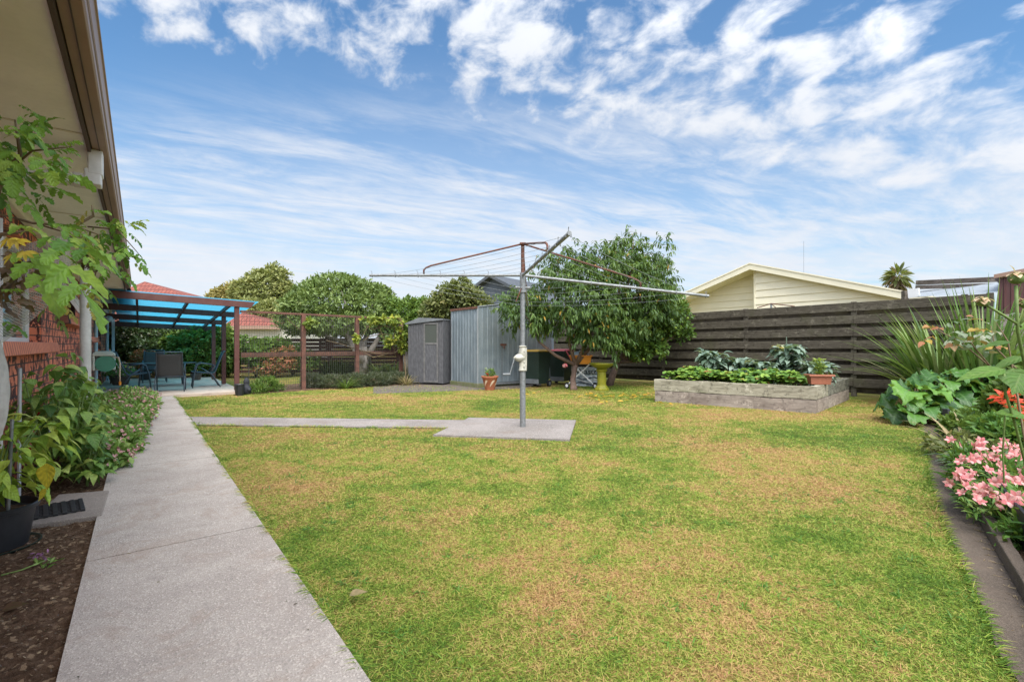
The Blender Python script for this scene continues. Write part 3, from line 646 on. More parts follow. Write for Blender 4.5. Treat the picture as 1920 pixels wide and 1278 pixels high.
NN = rng.normal(size=P.shape) * .5 + np.array([0, 0, 1.0])
g = leaves('lawn_grass', 'grass', P, D, NN, L, Wd, [.85, .8, .05], 0, .22, nv=1, rnd=rn)
tag(g, kind='stuff')
# coarser weedy tufts scattered through the lawn
nt_ = 620; cx_ = rng.uniform(-2.5, 5.5, nt_); cy_ = rng.uniform(.9, 7.5, nt_) ; kk = np.repeat(np.arange(nt_), 14)
sp2 = rng.uniform(.01, .045, nt_)[kk]; P = np.stack([cx_[kk] + rng.normal(size=len(kk)) * sp2, cy_[kk] + rng.normal(size=len(kk)) * sp2, np.full(len(kk), .002)], 1)
ok = inpoly(P[:, 0], P[:, 1], lawn_region)
for h_ in holes: ok &= ~inpoly(P[:, 0], P[:, 1], h_)
P = P[ok]; D = rng.normal(size=P.shape) * [1.2, 1.2, .1]; D[:, 2] = .35 + .5 * rng.random(len(P))
g3 = leaves('lawn_weeds', leafmat('weedy_blade', [(0, (.05, .15, .018)), (.6, (.12, .26, .03)), (1, (.28, .38, .07))], vein=.1), P, D, np.tile([0, 0, 1.], (len(P), 1)), .030 + .035 * rng.random(len(P)), .0065, [.8, 1, .7, .05], .1, .35, nv=1, rnd=np.clip(rng.random(nt_)[kk][ok] * .7 + rng.random(len(P)) * .3, 0, 1))
tag(g3, 'coarser dark green grass tufts scattered through the lawn', kind='stuff')
n = 170; s_ = rng.uniform(.8, 12, n); t_ = rng.uniform(-.22, .64, n); P = np.concatenate([U[None] * s_[:, None] + N_[None] * t_[:, None], np.full((n, 1), .0515)], 1)
o = leaves('path_litter', leafmat('path_speck', [(0, (.03, .022, .018)), (.7, (.12, .07, .04)), (1, (.38, .26, .14))], vein=0), P, rng.normal(size=(n, 3)) * [1, 1, .05], rng.normal(size=(n, 3)) * .2 + [0, 0, 1], .005 + .022 * rng.random(n) ** 3, .006, 'oval', .3, 0); tag(o, 'tiny dry leaf bits and dirt specks on the concrete path', kind='stuff')
n = 420; ii = rng.integers(10, len(Rs) - 10, n); P = np.array([np.append(Rs[i] * (1 - f) + Ls[i] * f, .021) for i, f in zip(ii, np.abs(rng.normal(size=n)) * .16)])
o = leaves('kerb_litter', leafmat('kerb_straw', [(0, (.16, .10, .06)), (.6, (.36, .26, .15)), (1, (.55, .42, .27))], vein=0), P, rng.normal(size=(n, 3)) * [1, 1, .06], rng.normal(size=(n, 3)) * .2 + [0, 0, 1], .012 + .035 * rng.random(n) ** 2, .004, 'oval', .3, 0); tag(o, 'dry straw and petals caught along the foot of the garden kerb', kind='stuff')
g['label'] = 'short patchy lawn grass, green with dry brown areas'
# mulch bits on the bed soil
n = 5000; s_ = rng.random(n) * 8 ; t_ = -.9 + rng.random(n) * .66
P = (U[None] * s_[:, None] + N_[None] * t_[:, None]); P = np.concatenate([P, np.full((n, 1), .034)], 1)
Dd = rng.normal(size=(n, 3)) * np.array([1, 1, .25])
o = leaves('mulch_chips', leafmat('mulch_chip', [(0, (.05, .028, .018)), (.6, (.14, .085, .055)), (.9, (.30, .20, .12)), (1, (.42, .32, .2))], vein=0, trans=.05), P, Dd, rng.normal(size=(n, 3)) + [0, 0, 2.], .006 + .016 * rng.random(n) ** 2, .006, 'oval', .1, 0)
tag(o, 'brown bark chips and clods scattered on the garden soil', kind='stuff')
# fallen leaves under the peach tree and along the lawn
n = 130; P = np.array([G(1180 + rng.normal() * 65, 738 + abs(rng.normal()) * 9) for _ in range(n)]); P[:, 2] = .03
o = leaves('fallen_leaves', 'litter', P, rng.normal(size=(n, 3)) * [1, 1, .1], rng.normal(size=(n, 3)) * .3 + [0, 0, 1], .13, .05, 'oval', .2, 0); tag(o, 'yellow fallen leaves lying on the grass below the peach tree', kind='stuff')
# ------------------------------------------------------------------ the brick house
#   local frame: x along the wall, y out of the garden into the house, z up
HT = -.9
hroot = thing('brick_house', W(0, HT), 'red brick house with brown gutter and wide eave along the left edge', 'house', ANG_U)
S0, S1 = -4.0, 24.0; wins = [(4.6, 7.75, 1.27, 2.28), (9.3, 11.4, 1.66, 2.28), (13.1, 15.0, 1.42, 2.28), (17.3, 18.6, .1, 2.15)]
mb = MB(); TH = .16; xs = S0
for a, c, z0, z1 in wins:
    mb.span((xs, 0, 0), (a, TH, 2.46)); mb.span((a, 0, 0), (c, TH, z0)); mb.span((a, 0, z1), (c, TH, 2.46)); xs = c
mb.span((xs, 0, 0), (S1, TH, 2.46)); mb.span((S1 - TH, TH + .001, 0), (S1, 8, 2.46)); mb.span((S0, TH + .001, 0), (S0 + TH, 8, 2.46))
build(mb, 'brick_wall', 'brick', hroot)
for i, (a, c, z0, z1) in enumerate(wins):
    fr = MB(); f = .055
    fr.span((a, .10, z0), (a + f, .15, z1)); fr.span((c - f, .10, z0), (c, .15, z1)); fr.span((a + f, .10, z0), (c - f, .15, z0 + f)); fr.span((a + f, .10, z1 - f), (c - f, .15, z1))
    fr.span(((a + c) / 2 - .03, .10, z0 + f), ((a + c) / 2 + .03, .15, z1 - f))
    w = build(fr, 'window_frame', 'white', hroot, bev=.004)
    build(MB().span((a + f, .125, z0 + f), ((a + c) / 2 - .03, .132, z1 - f)).span(((a + c) / 2 + .03, .125, z0 + f), (c - f, .132, z1 - f)), 'window_pane', 'glass', w)
    build(MB().span((a - .3, .4, z0 - .3), (c + .3, .42, z1 + .1)), 'curtain', 'soffit2', w)
    if i < 3:
        Mx = Matrix.Rotation(R(-9), 4, 'X'); sb = MB(); sb.box((0, 0, 0), (c - a + .55, .19, .115), Matrix.Translation(((a + c) / 2 + .10, -.02, z0 - .065)) @ Mx)
        build(sb, 'brick_sill', 'sillbrick', hroot, bev=.006)
        sb = MB(); sb.box((0, 0, 0), (.14, .20, .122), Matrix.Translation((a - .10 + (.35 if i == 0 else 0) + (.0), -.024, z0 - .065)) @ Mx)
        if i: build(sb, 'black_sill_brick', 'blackbrick', hroot)
# open awning sashes on the small window
for a, c in ((9.38, 10.3), (10.42, 11.32)):
    w_ = c - a; hgt = .60; Mx = Matrix.Translation((a, .08, 2.24)) @ Matrix.Rotation(R(-30), 4, 'X')
    sb = MB(); f = .045
    sb.span((0, -.02, -hgt), (f, .02, 0), Mx).span((w_ - f, -.02, -hgt), (w_, .02, 0), Mx).span((f, -.02, -hgt), (w_ - f, .02, -hgt + f), Mx).span((f, -.02, -f), (w_ - f, .02, 0), Mx)
    sa_ = build(sb, 'awning_sash', 'white', hroot); build(MB().span((f, -.004, -hgt + f), (w_ - f, .004, -f), Mx), 'sash_pane', 'glass', sa_)
# eaves: y is out to the garden (negative)
def tt(t): return -(t - HT)
build(MB().span((S0, tt(-.262), 2.50), (S1, TH, 2.512)), 'soffit', 'soffit', hroot)
mb = MB(); 
for s_ in np.arange(S0 + .6, S1, 2.4): build(MB().span((s_, tt(-.265), 2.494), (s_ + .02, -.02, 2.4985)), 'soffit_joint', 'soffit2', hroot)

build(MB().span((S0, -.07, 2.42), (S1, -.002, 2.4985)), 'soffit_moulding', 'soffit2', hroot, bev=.01)
build(MB().span((S0, tt(-.262) - .018, 2.475), (S1, tt(-.262), 2.66)), 'fascia', 'gutterdark', hroot)
prof = [(-.240, 2.50), (-.166, 2.50), (-.158, 2.51), (-.158, 2.535), (-.150, 2.545), (-.142, 2.60), (-.134, 2.604), (-.134, 2.616), (-.150, 2.616), (-.240, 2.606)]
build(MB().solid([(S0, tt(t), z) for t, z in prof], [(13.7 + 0, tt(t), z) for t, z in prof]), 'gutter', 'gutter', hroot, bev=.002)
build(MB().span((S0, tt(-.205), 2.4935), (13.7, tt(-.200), 2.4995)).span((S0, tt(-.1575), 2.538), (13.7, tt(-.1545), 2.544)), 'gutter_lip', 'gutterdark', hroot)
mb = MB(); mb.add([(S0, tt(-.17), 2.63), (S1, tt(-.17), 2.63), (S1, 4.2, 4.15), (S0, 4.2, 4.15), (S0, tt(-.17), 2.60), (S1, tt(-.17), 2.60), (S1, 4.2, 4.10), (S0, 4.2, 4.10), ], [(0, 1, 2, 3), (7, 6, 5, 4), (0, 4, 5, 1), (1, 5, 6, 2), (3, 7, 4, 0)])
mb.add([(S1, 4.2, 4.15), (S0, 4.2, 4.15), (S0, 8.6, 2.62), (S1, 8.6, 2.62)], [(0, 1, 2, 3)]); build(mb, 'roof', 'housetile', hroot)
mb = MB(); ox = 4.12; oy = tt(-.225)                                   # the offset and pipe back to the wall
mb.box((ox, oy, 2.42), (.115, .075, .16)).box((ox, oy + .012, 2.325), (.112, .085, .10)).box((ox, oy + .075, 2.30), (.10, .07, .075)).beam((ox, oy + .10, 2.30), (ox, -.045, 2.27), .095, .065)
mb.tube([(ox, -.05, 2.27), (ox, -.05, .05)], .04, 12)
build(mb, 'offset_downpipe', 'whitedirty', hroot, bev=.008)
mb = MB(); lx, ly = 7.5, tt(-.50)
mb.tube([(lx, ly, 2.5), (lx, ly, .72), (lx, ly + .02, .66), (lx + .05, ly + .16, .50), (lx + .07, -.05, .38), (lx + .07, -.05, .05)], .052, 16)
build(mb, 'white_downpipe', 'whitedirty', hroot, auto=40)
mb = MB(); mb.tube([(15.9, -.04, 2.45), (15.9, -.04, .05)], .035, 10); build(mb, 'corner_pipe', 'bluewhite', hroot); build(MB().tube([(20.9, -.05, 2.4), (20.9, -.05, .05)], .04, 10), 'corner_pipe', 'bluewhite', hroot); build(MB().span((21.0, -.24, 0.05), (21.08, -.16, 2.45)), 'corner_board', 'bluewhite', hroot)
mb = MB(); mb.span((15.6, -.06, 2.28), (21.1, -.02, 2.45)); mb.span((15.6, -.6, 2.44), (21.1, -.06, 2.47)); build(mb, 'pale_lintel', 'soffit2', hroot)
build(MB().ball((16.6, -.26, 1.93), .085).tube([(16.6, -.02, 1.97), (16.6, -.22, 1.97)], .02), 'globe_light', 'bluewhite', hroot, smooth=True)
# hose reel box
t = thing('hose_reel', W(15.06, -.66, .70), 'green and cream hose reel box mounted on the brick wall by the patio', 'hose reel', ANG_U)
mb = MB(); mb.span((-.17, -.2, .28), (.17, .22, .34)); mb.solid([(-.17, -.2, .34), (.17, -.2, .34), (.17, .22, .34), (-.17, .22, .34)], [(-.11, -.12, .40), (.11, -.12, .40), (.11, .16, .40), (-.11, .16, .40)]); mb.span((.09, -.2, -.06), (.17, .22, .28)); mb.span((-.17, .17, -.06), (.09, .22, .28))
build(mb, 'reel_housing', 'hosecream', t, bev=.02)
mb = MB(); c_ = [(0, -.02 + .19 * math.cos(a), .10 + .19 * math.sin(a)) for a in np.linspace(0, 2 * math.pi, 25)[:-1]]
mb.solid([(-.15, y, z) for _, y, z in c_], [(.08, y, z) for _, y, z in c_]); build(mb, 'drum_cover', 'hosegreen', t, auto=40)
build(MB().tube([(-.18, -.19, .24), (-.18, -.26, .25), (-.18, -.29, .1), (-.18, -.285, -.2), (-.18, -.29, -.33)], .016, 8), 'hose', 'hose', t, smooth=True)
build(MB().tube([(-.18, -.288, -.33), (-.18, -.29, -.42)], .024, 8), 'hose_nozzle', 'orange', t)
build(MB().tube([(0, .2, .05), (0, .33, .05)], .03, 8), 'wall_bracket', 'hosecream', t)

# ------------------------------------------------------------------ pergola
t = thing('pergola', W(13.9, 1.95), 'red timber pergola with translucent blue roof sheets over the patio', 'pergola', ANG_U)
def zr(t_, s_=13.9): return 2.475 - .04 * (t_ + .9) - .058 * (s_ - 13.9)
# local: x = s-13.9 ; y = -(t-1.95)
def pg(s_, t_, z): return (s_ - 13.9, -(t_ - 1.95), z)
for s_ in (13.95, 16.35, 18.8, 21.3):
    mb = MB(); mb.span(pg(s_ - .055, 1.90, .10), pg(s_ + .055, 2.01, zr(2.0, s_) - .15)); build(mb, 'post', 'redwood', t, bev=.006)
for s_ in (16.35, 18.8, 21.3):
    build(MB().span(pg(s_ - .03, 1.92, .04), pg(s_ + .03, 1.99, .10)), 'post_bracket', 'whitedirty', t)
for s_ in (13.9, 16.3, 18.75, 21.25):
    mb = MB(); w = .045; ta, tb = -.88, 2.36
    mb.solid([pg(s_ - w, ta, zr(ta, s_) - .16), pg(s_ + w, ta, zr(ta, s_) - .16), pg(s_ + w, tb - .10, zr(tb, s_) - .15), pg(s_ - w, tb - .10, zr(tb, s_) - .15)], [pg(s_ - w, ta, zr(ta, s_)), pg(s_ + w, ta, zr(ta, s_)), pg(s_ + w, tb, zr(tb, s_)), pg(s_ - w, tb, zr(tb, s_))])
    build(mb, 'rafter', 'redwood', t, bev=.004)
for t_ in (-.05, .95, 1.86):
    for a, c in ((13.95, 16.25), (16.35, 18.7), (18.8, 21.2)): build(MB().beam(pg(a, t_, zr(t_, a) - .055), pg(c, t_, zr(t_, c) - .055), .05, .09), 'purlin', 'redwood', t)
def sheet(u, v): s_ = 13.88 + 7.5 * v; t_ = -.55 + 3.0 * u; return pg(s_, t_, zr(t_, s_) + .022 + .0008 * math.sin(v * 7.6 / .152 * 6.283))
mb = MB().grid(sheet, 3, 800); k = len(mb.v); build(mb, 'roof_sheet', 'bluesheet', t, smooth=True)
build(MB().span(pg(13.80, -.6, zr(0) - .005 + .03), pg(13.87, -.55, zr(0) + .02)), 'flashing', 'gutter', t)
# ------------------------------------------------------------------ outdoor table and chairs
def make_chair():
    t = thing('patio_chair', (0, 0, 0), 'x', 'chair')
    def tb(pts, r=.014): return MB().tube(pts, r, 8)
    for s in (-1, 1):
        x = s * .27
        build(tb([(x, -.26, 0), (x, -.22, .36), (x, -.16, .60), (x, -.08, .645), (x, .16, .60)]).tube([(x, .16, .60), (x, .22, .55), (x, .10, .42)], .013), 'arm_frame', 'chairgrey', t, smooth=True)
        build(tb([(x, .34, 0), (x, .14, .36), (x, -.05, .50)]), 'rear_leg', 'chairgrey', t, smooth=True)
        build(tb([(s * .245, -.25, .42), (s * .245, .16, .37), (s * .245, .22, .42), (s * .235, .40, .92), (s * .235, .43, .94)], .013), 'side_rail', 'chairgrey', t, smooth=True)
    def slg(u, v):
        pth = [(-.26, .42), (-.05, .395), (.14, .368), (.20, .40), (.25, .53), (.32, .73), (.40, .92)]
        k = v * (len(pth) - 1); i = min(int(k), len(pth) - 2); f = k - i; y = pth[i][0] * (1 - f) + pth[i + 1][0] * f; z = pth[i][1] * (1 - f) + pth[i + 1][1] * f
        return (-.24 + .48 * u, y, z - .02 * math.sin(u * math.pi))
    mb = MB().grid(slg, 6, 18); o = build(mb, 'sling', 'sling', t, smooth=True); md = o.modifiers.new('s', 'SOLIDIFY'); md.thickness = .006
    build(tb([(-.24, .20, .37), (.24, .20, .37)], .012), 'seat_bar', 'chairgrey', t, smooth=True); build(tb([(-.235, .43, .945), (.235, .43, .945)]), 'top_bar', 'chairgrey', t, smooth=True)
    build(tb([(-.27, -.22, .34), (.27, -.22, .34)], .012).tube([(-.245, -.26, .42), (.245, -.26, .42)], .012), 'front_bar', 'chairgrey', t, smooth=True)
    return t
ch = make_chair()
tabc = at(303, 681, 13.9)
chs = [((320, 734), R(212), 'charcoal sling chair seen from behind, pushed up to the patio table'),
       ((258, 730), R(128), 'charcoal sling chair on the house side of the patio table, by the hose reel'),
       ((383, 726), R(-54), 'charcoal sling chair beside the pergola posts, facing the table'),
       ((290, 717), R(38), 'charcoal sling chair hidden behind the far side of the patio table')]
for i, (pp, a, lb) in enumerate(chs):
    o = ch if i == 0 else copy_tree(ch); gx_ = G(*pp, .045); o.location = (gx_[0], gx_[1], .045); o.rotation_euler = (0, 0, a); o['label'] = lb; o['group'] = 'chairs round the patio table'
    o.scale = (1.12, 1.12, 1.08)
t = thing('patio_table', (tabc[0], tabc[1], .045), 'dark oval outdoor table standing on the patio under the pergola', 'table', R(37.8))
pl = [(.86 * math.cos(a) * (1 - .08 * math.sin(2 * a) ** 2), .58 * math.sin(a)) for a in np.linspace(0, 2 * math.pi, 41)[:-1]]
build(MB().prism(pl, .655, .685), 'tabletop', 'tabletop', t, bev=.006)
for sx in (-1, 1):
    for sy in (-1, 1): build(MB().tube([(sx * .52, sy * .33, 0), (sx * .47, sy * .30, .655)], .02, 8), 'leg', 'chairgrey', t)
build(MB().beam((-.47, .3, .64), (.47, .3, .64), .03, .03).beam((-.47, -.3, .64), (.47, -.3, .64), .03, .03), 'apron_frame', 'chairgrey', t)

# ------------------------------------------------------------------ wire trellis
T0 = np.array([-6.90, 12.28]); T1 = np.array([-3.66, 15.83])
tr_ = thing('trellis_fence', (T0[0], T0[1], 0), 'red timber framed fence panels filled with square wire mesh beside the pergola', 'trellis', math.atan2(*(T1 - T0)[::-1]))
TL = float(np.linalg.norm(T1 - T0)); tf = [0.02, .327, .669, 1.0]
for f in tf[1:]: build(MB().span((TL * f - .06, -.05, 0), (TL * f + .05, .05, 2.07)), 'post', 'redwoodold', tr_, bev=.005)
build(MB().span((-.04, -.045, 2.07), (TL + .05, .045, 2.125)), 'top_rail', 'redwoodold', tr_, bev=.005)
for a, c in zip(tf[:-1], tf[1:]):
    a_, c_ = (TL * a + .06 if a > .1 else -.03), TL * c - .07
    build(MB().span((a_, -.035, .93), (c_, .035, 1.05)), 'middle_rail', 'redwoodold', tr_, bev=.005)
    mb = MB()
    for x in np.arange(a_, c_, .062): mb.tube([(x, -.04, .03), (x, -.04, 2.07)], .0034, 3, False)
    for z in np.arange(.05, 2.07, .062): mb.tube([(a_, -.044, z), (c_, -.044, z)], .0034, 3, False)
    build(mb, 'wire_mesh', 'wire', tr_)
for px_, h in ((466, .9), (482, 1.0)):
    g_ = G(px_, 735); o = build(MB().tube([g_, (g_[0], g_[1], h)], .008, 6), 'garden_stake', 'wire'); tag(o, 'thin grey stake in the trellis bed, ' + ('nearer the pergola post' if px_ == 466 else 'farther from the pergola post'), 'stake', 'stakes in the trellis bed')
g_ = G(462, 739); o = build(MB().lathe([(.07, 0), (.11, .03), (.12, .12), (.09, .2), (.06, .24), (.065, .29), (.07, .33), (.045, .38), (.02, .42)], g_, 14).ball((g_[0] - .09, g_[1] - .05, .12), .05).ball((g_[0] + .09, g_[1] - .05, .12), .05), 'garden_statue', 'statue', smooth=True); tag(o, 'small dark seated garden figurine beside the pergola corner post', 'statue')
g_ = G(449, 741); o = build(MB().lathe([(.09, 0), (.11, .25), (.125, .27), (.115, .28), (.105, .26)], (g_[0], g_[1], 0), 14), 'black_pot', 'blackpl'); tag(o, 'small black pot against the foot of the corner post', 'pot')

# ------------------------------------------------------------------ patio pots
def bush(name, lobes, label, cat, mat, n, per=6, stems=None, stemmat='stembrown', group=None, base=None, **kw):
    c = np.mean(np.array(lobes)[:, :2], axis=0); base = base or (float(c[0]), float(c[1]), 0)
    t = thing(name, base, label, cat, 0, group)
    foliage(t, kw.pop('part', 'foliage'), mat, lobes, n, per, **kw)
    mb = MB()
    for lb in lobes:
        for k in range(stems or 2):
            e = (lb[0] + (random.random() - .5) * lb[3], lb[1] + (random.random() - .5) * lb[4], lb[2] + lb[5] * .3)
            mid = ((base[0] + e[0]) / 2 + random.uniform(-.05, .05), (base[1] + e[1]) / 2, (base[2] + e[2]) * .45)
            mb.tube([base, mid, e], [.02 * kw.get('sr', 1), .014, .005], 6)
    build(mb, 'stems', stemmat, t, world_=True, smooth=True); return t
def pot(name, px_, py_, r, h, mat, label, plant=None):
    g_ = G(px_, py_, .045); t = thing(name, g_, label, 'pot')
    build(MB().lathe([(r * .72, 0), (r * .95, h * .8), (r * 1.05, h * .82), (r * 1.05, h), (r * .95, h), (r * .9, h * .86), (0.001, h * .86)], (0, 0, 0), 20, capt=False), 'pot_body', mat, t, auto=40)
    return g_
gp = pot('patio_pot', 226, 722, .25, .30, 'galvpot', 'wide brown pot of pink flowers on the patio by the wall')
bush('potted_impatiens', [(gp[0], gp[1], .48, .34, .34, .2)], 'low pink flowering plant growing in the wide brown patio pot', 'plant', 'l_imp', 130, L=.06, Wd=.035, base=(gp[0], gp[1], .30))
o = leaves('x', 'pt_lpink', *[q for q in (lambda P_, N2: (P_, N2 + rng.normal(size=N2.shape) * .5, N2))(*shell([(gp[0], gp[1], .50, .36, .36, .22)], 150))], .05, .05, 'round_', parent=bpy.data.objects['potted_impatiens']); o.name = 'blossoms'
gp = pot('patio_pot', 368, 713, .16, .22, 'galvpot', 'small weathered pot by the far pergola posts')
gp = pot('patio_pot', 272, 713, .18, .34, 'blackpl', 'tall black planter on the patio behind the table')
bush('patio_fern', [(*at(208, 690, 14.8)[:2], .55, .25, .2, .3)], 'small leafy plant behind the hose reel on the patio', 'plant', 'l_mid', 120, L=.12, Wd=.03)

# ------------------------------------------------------------------ sheds
GC = np.array([-1.0, 13.9]); ux = np.array(N_); uy = np.array(U)      # galv corner; front face along +N, left face along +U
t = thing('galvanised_shed', (GC[0], GC[1], 0), 'ribbed galvanised steel garden shed with hasp on its door', 'shed', math.atan2(ux[1], ux[0]))
# local: x along front (2.8), y along left face depth (1.45), z
LX, LY, HZs = 2.9, 1.46, 2.33
def ribbed(x0, x1, y, z0, ztop, pitch=.19, axis='x', sgn=-1, d=.012):
    pts = [(x0, 0)]; x = x0
    while x < x1 - pitch * .5: pts += [(x + pitch - .034, 0), (x + pitch - .024, d), (x + pitch - .010, d), (x + pitch, 0)]; x += pitch
    pts = [q for q in pts if q[0] <= x1] + [(x1, 0)]
    vs = []; fs = []
    for (a, h) in pts:
        for z in (z0, ztop(a)):
            vs.append((a, y + sgn * h, z) if axis == 'x' else (y + sgn * h, a, z))
    for i in range(len(pts) - 1): fs.append((2 * i, 2 * i + 2, 2 * i + 3, 2 * i + 1))
    return MB().add(vs, fs)
gz = lambda x: HZs + .22 * (1 - abs(x - LX / 2) / (LX / 2))
build(ribbed(0, LX, 0, .13, gz), 'front_wall', 'galv', t)
build(ribbed(0, LY, 0, .13, lambda y: HZs, .16, 'y', -1), 'side_wall', 'galv', t)
build(MB().add([(LX, 0, .13), (LX, LY, .13), (LX, LY, HZs), (LX, 0, HZs)], [(0, 1, 2, 3)]).add([(0, LY, .13), (LX, LY, .13), (LX, LY, HZs), (LX / 2, LY, HZs + .22), (0, LY, HZs)], [(0, 1, 2, 3, 4)]), 'rear_walls', 'galv', t)
mb = MB(); 
for sg in (0, 1):
    xa, xb = (-.03, LX / 2) if sg == 0 else (LX / 2, LX + .03); za, zb = (HZs + .005, HZs + .225) if sg == 0 else (HZs + .225, HZs + .005)
    mb.solid([(xa, -.03, za), (xb, -.03, zb), (xb, LY + .03, zb), (xa, LY + .03, za)], [(xa, -.03, za + .015), (xb, -.03, zb + .015), (xb, LY + .03, zb + .015), (xa, LY + .03, za + .015)])
build(mb, 'roof', 'galvroof', t)
build(MB().span((-.045, -.03, HZs - .035), (-.018, LY + .03, HZs + .03)), 'rusty_eave', 'rust', t)
build(MB().span((-.016, -.016, .12), (.02, .01, HZs)).span((-.016, LY - .02, .12), (.01, LY + .012, HZs)), 'corner_flashing', 'galvroof', t)
d_ = MB(); d_.span((.86, -.022, .16), (.885, -.014, 2.26)).span((1.72, -.022, .16), (1.745, -.014, 2.26)).span((.885, -.022, 2.24), (1.72, -.014, 2.26)); door = build(d_, 'door', 'galvtube', t)
build(MB().span((.80, -.035, 1.22), (1.03, -.024, 1.28)).tube([(.93, -.045, 1.21), (.93, -.045, 1.13)], .018, 8), 'hasp', 'rusttube', door)
build(MB().beam((.3, -.04, .10), (2.6, -.04, .08), .06, .05), 'sill_rail', 'galvtube', t)
build(MB().span((-.04, -.04, -.02), (.6, LY + .05, .125)).span((.62, .12, -.02), (LX, LY, .10)), 'footing', 'mosscon', t, bev=.01)
D0 = np.array([-3.30, 15.25]); D1 = np.array([-2.13, 14.83]); dd = D1 - D0; dl = float(np.linalg.norm(dd))
t = thing('dark_shed', (D0[0], D0[1], 0), 'dark grey board shed with a glazed door, left of the galvanised shed', 'shed', math.atan2(dd[1], dd[0]))
zt = lambda x: 1.90 + .12 * x / dl
mb = MB(); f0 = .60
mb.solid([(0, 0, .05), (dl, 0, .05), (dl, 0, zt(dl)), (0, 0, zt(0))], [(0, 1.3, .05), (dl, 1.3, .05), (dl, 1.3, zt(dl)), (0, 1.3, zt(0))]); build(mb, 'walls', 'greyshed', t)
mb = MB()
for x in np.arange(.03, f0 - .06, .095): mb.span((x, -.012, .06), (x + .055, -.0, zt(x) - .04))
mb.span((1.12, -.012, .06), (1.18, 0, 1.9)); build(mb, 'cover_battens', 'greyshed', t, bev=.004)
mb = MB(); dx0, dx1 = .57, 1.08
mb.span((dx0, -.03, .08), (dx0 + .05, -.002, 1.93)).span((dx1 - .05, -.03, .08), (dx1, -.002, 1.93)).span((dx0 + .05, -.03, 1.88), (dx1 - .05, -.002, 1.93)).span((dx0 + .05, -.028, 1.26), (dx1 - .05, -.002, 1.31)).span((dx0 + .05, -.026, .08), (dx1 - .05, -.002, .12)); dr = build(mb, 'door', 'greytrim', t, bev=.003)
build(MB().span((dx0 + .05, -.018, .12), (dx1 - .05, -.003, 1.26)), 'door_panel', 'greyshed', dr)
build(MB().span((dx0 + .05, -.012, 1.31), (dx1 - .05, -.003, 1.88)), 'window_pane', 'shedglass', dr)
mb = MB(); mb.solid([(-.08, -.06, zt(0) - .01), (dl + .02, -.06, zt(dl) - .01), (dl + .02, 1.36, zt(dl) - .01), (-.08, 1.36, zt(0) - .01)], [(-.08, -.06, zt(0) + .03), (dl + .02, -.06, zt(dl) + .03), (dl + .02, 1.36, zt(dl) + .03), (-.08, 1.36, zt(0) + .03)])
mb.solid([(-.08, -.05, zt(0) + .031), (.42, -.05, zt(.4) + .16), (dl + .02, -.05, zt(dl) + .031)], [(-.08, 1.3, zt(0) + .031), (.42, 1.3, zt(.4) + .16), (dl + .02, 1.3, zt(dl) + .031)]); build(mb, 'roof', 'greyroof', t)
# ------------------------------------------------------------------ rotary clothesline
A = np.array([.16, 7.17]); JZ = 2.285; MZ = 2.755
t = thing('rotary_clothesline', (A[0], A[1], .026), 'galvanised rotary clothesline with rusty struts on a concrete pad', 'clothesline')
def lw(p): return (p[0] - A[0], p[1] - A[1], p[2] - .026)
build(MB().tube([(0, 0, 0), (0, 0, .86)], .043, 20), 'lower_pole', 'galvtube', t, auto=50)
build(MB().tube([(0, 0, 1.20), (0, 0, 2.02)], .036, 20), 'upper_pole', 'galvtube', t, auto=50)
mb = MB().lathe([(.06, .835), (.062, .85), (.055, .86), (.052, 1.02), (.068, 1.06), (.062, 1.12), (.048, 1.18), (.058, 1.195), (.058, 1.205), (.04, 1.21)], (0, 0, 0), 20)
mb.tube([(0, -.0, 1.035), (-.07, -.05, 1.03), (-.115, -.08, 1.03)], [.062, .058, .032], 16); mb.tube([(-.115, -.08, 1.03), (-.13, -.09, 1.03)], .02, 12)
for z in (.90, .97, 1.13): mb.tube([(.02, -.05, z), (.025, -.068, z)], .012, 8)
mb.span((.045, -.02, .86), (.062, .02, 1.18)); build(mb, 'winding_gearbox', 'castal', t, auto=40, bev=.003)
build(MB().tube([(-.12, -.085, 1.03), (-.19, -.10, .80), (-.185, -.10, .78)], .009, 8).tube([(-.19, -.10, .79), (-.29, -.10, .79)], .014, 10), 'crank_handle', 'galvtube', t)
mb = MB().tube([(0, 0, 2.0), (0, 0, JZ + .01)], .044, 18).tube([(-.11, -.02, 2.075), (.11, .02, 2.075)], .019, 12).tube([(0, -.05, 2.075), (0, .0, 2.075)], .028, 14); mb.box((0, 0, 2.02), (.11, .11, .035)); build(mb, 'head_casting', 'galvtube', t, auto=45)
build(MB().tube([(-.02, -.06, 2.06), (-.10, -.11, 1.86)], .008, 6), 'brake_lever', 'rusttube', t)
build(MB().tube([(0, 0, JZ), (0, 0, MZ - .02)], .027, 14), 'mast', 'rusttube', t, auto=50)
ends = {}
def endp(px_, py_, Y_): return np.array(at(px_, py_, Y_))
ends = [endp(693, 516, 7.35), endp(1068, 437, 4.50), endp(1329, 555, 6.95), np.array([.32, 9.85, 2.06])]
armp = []
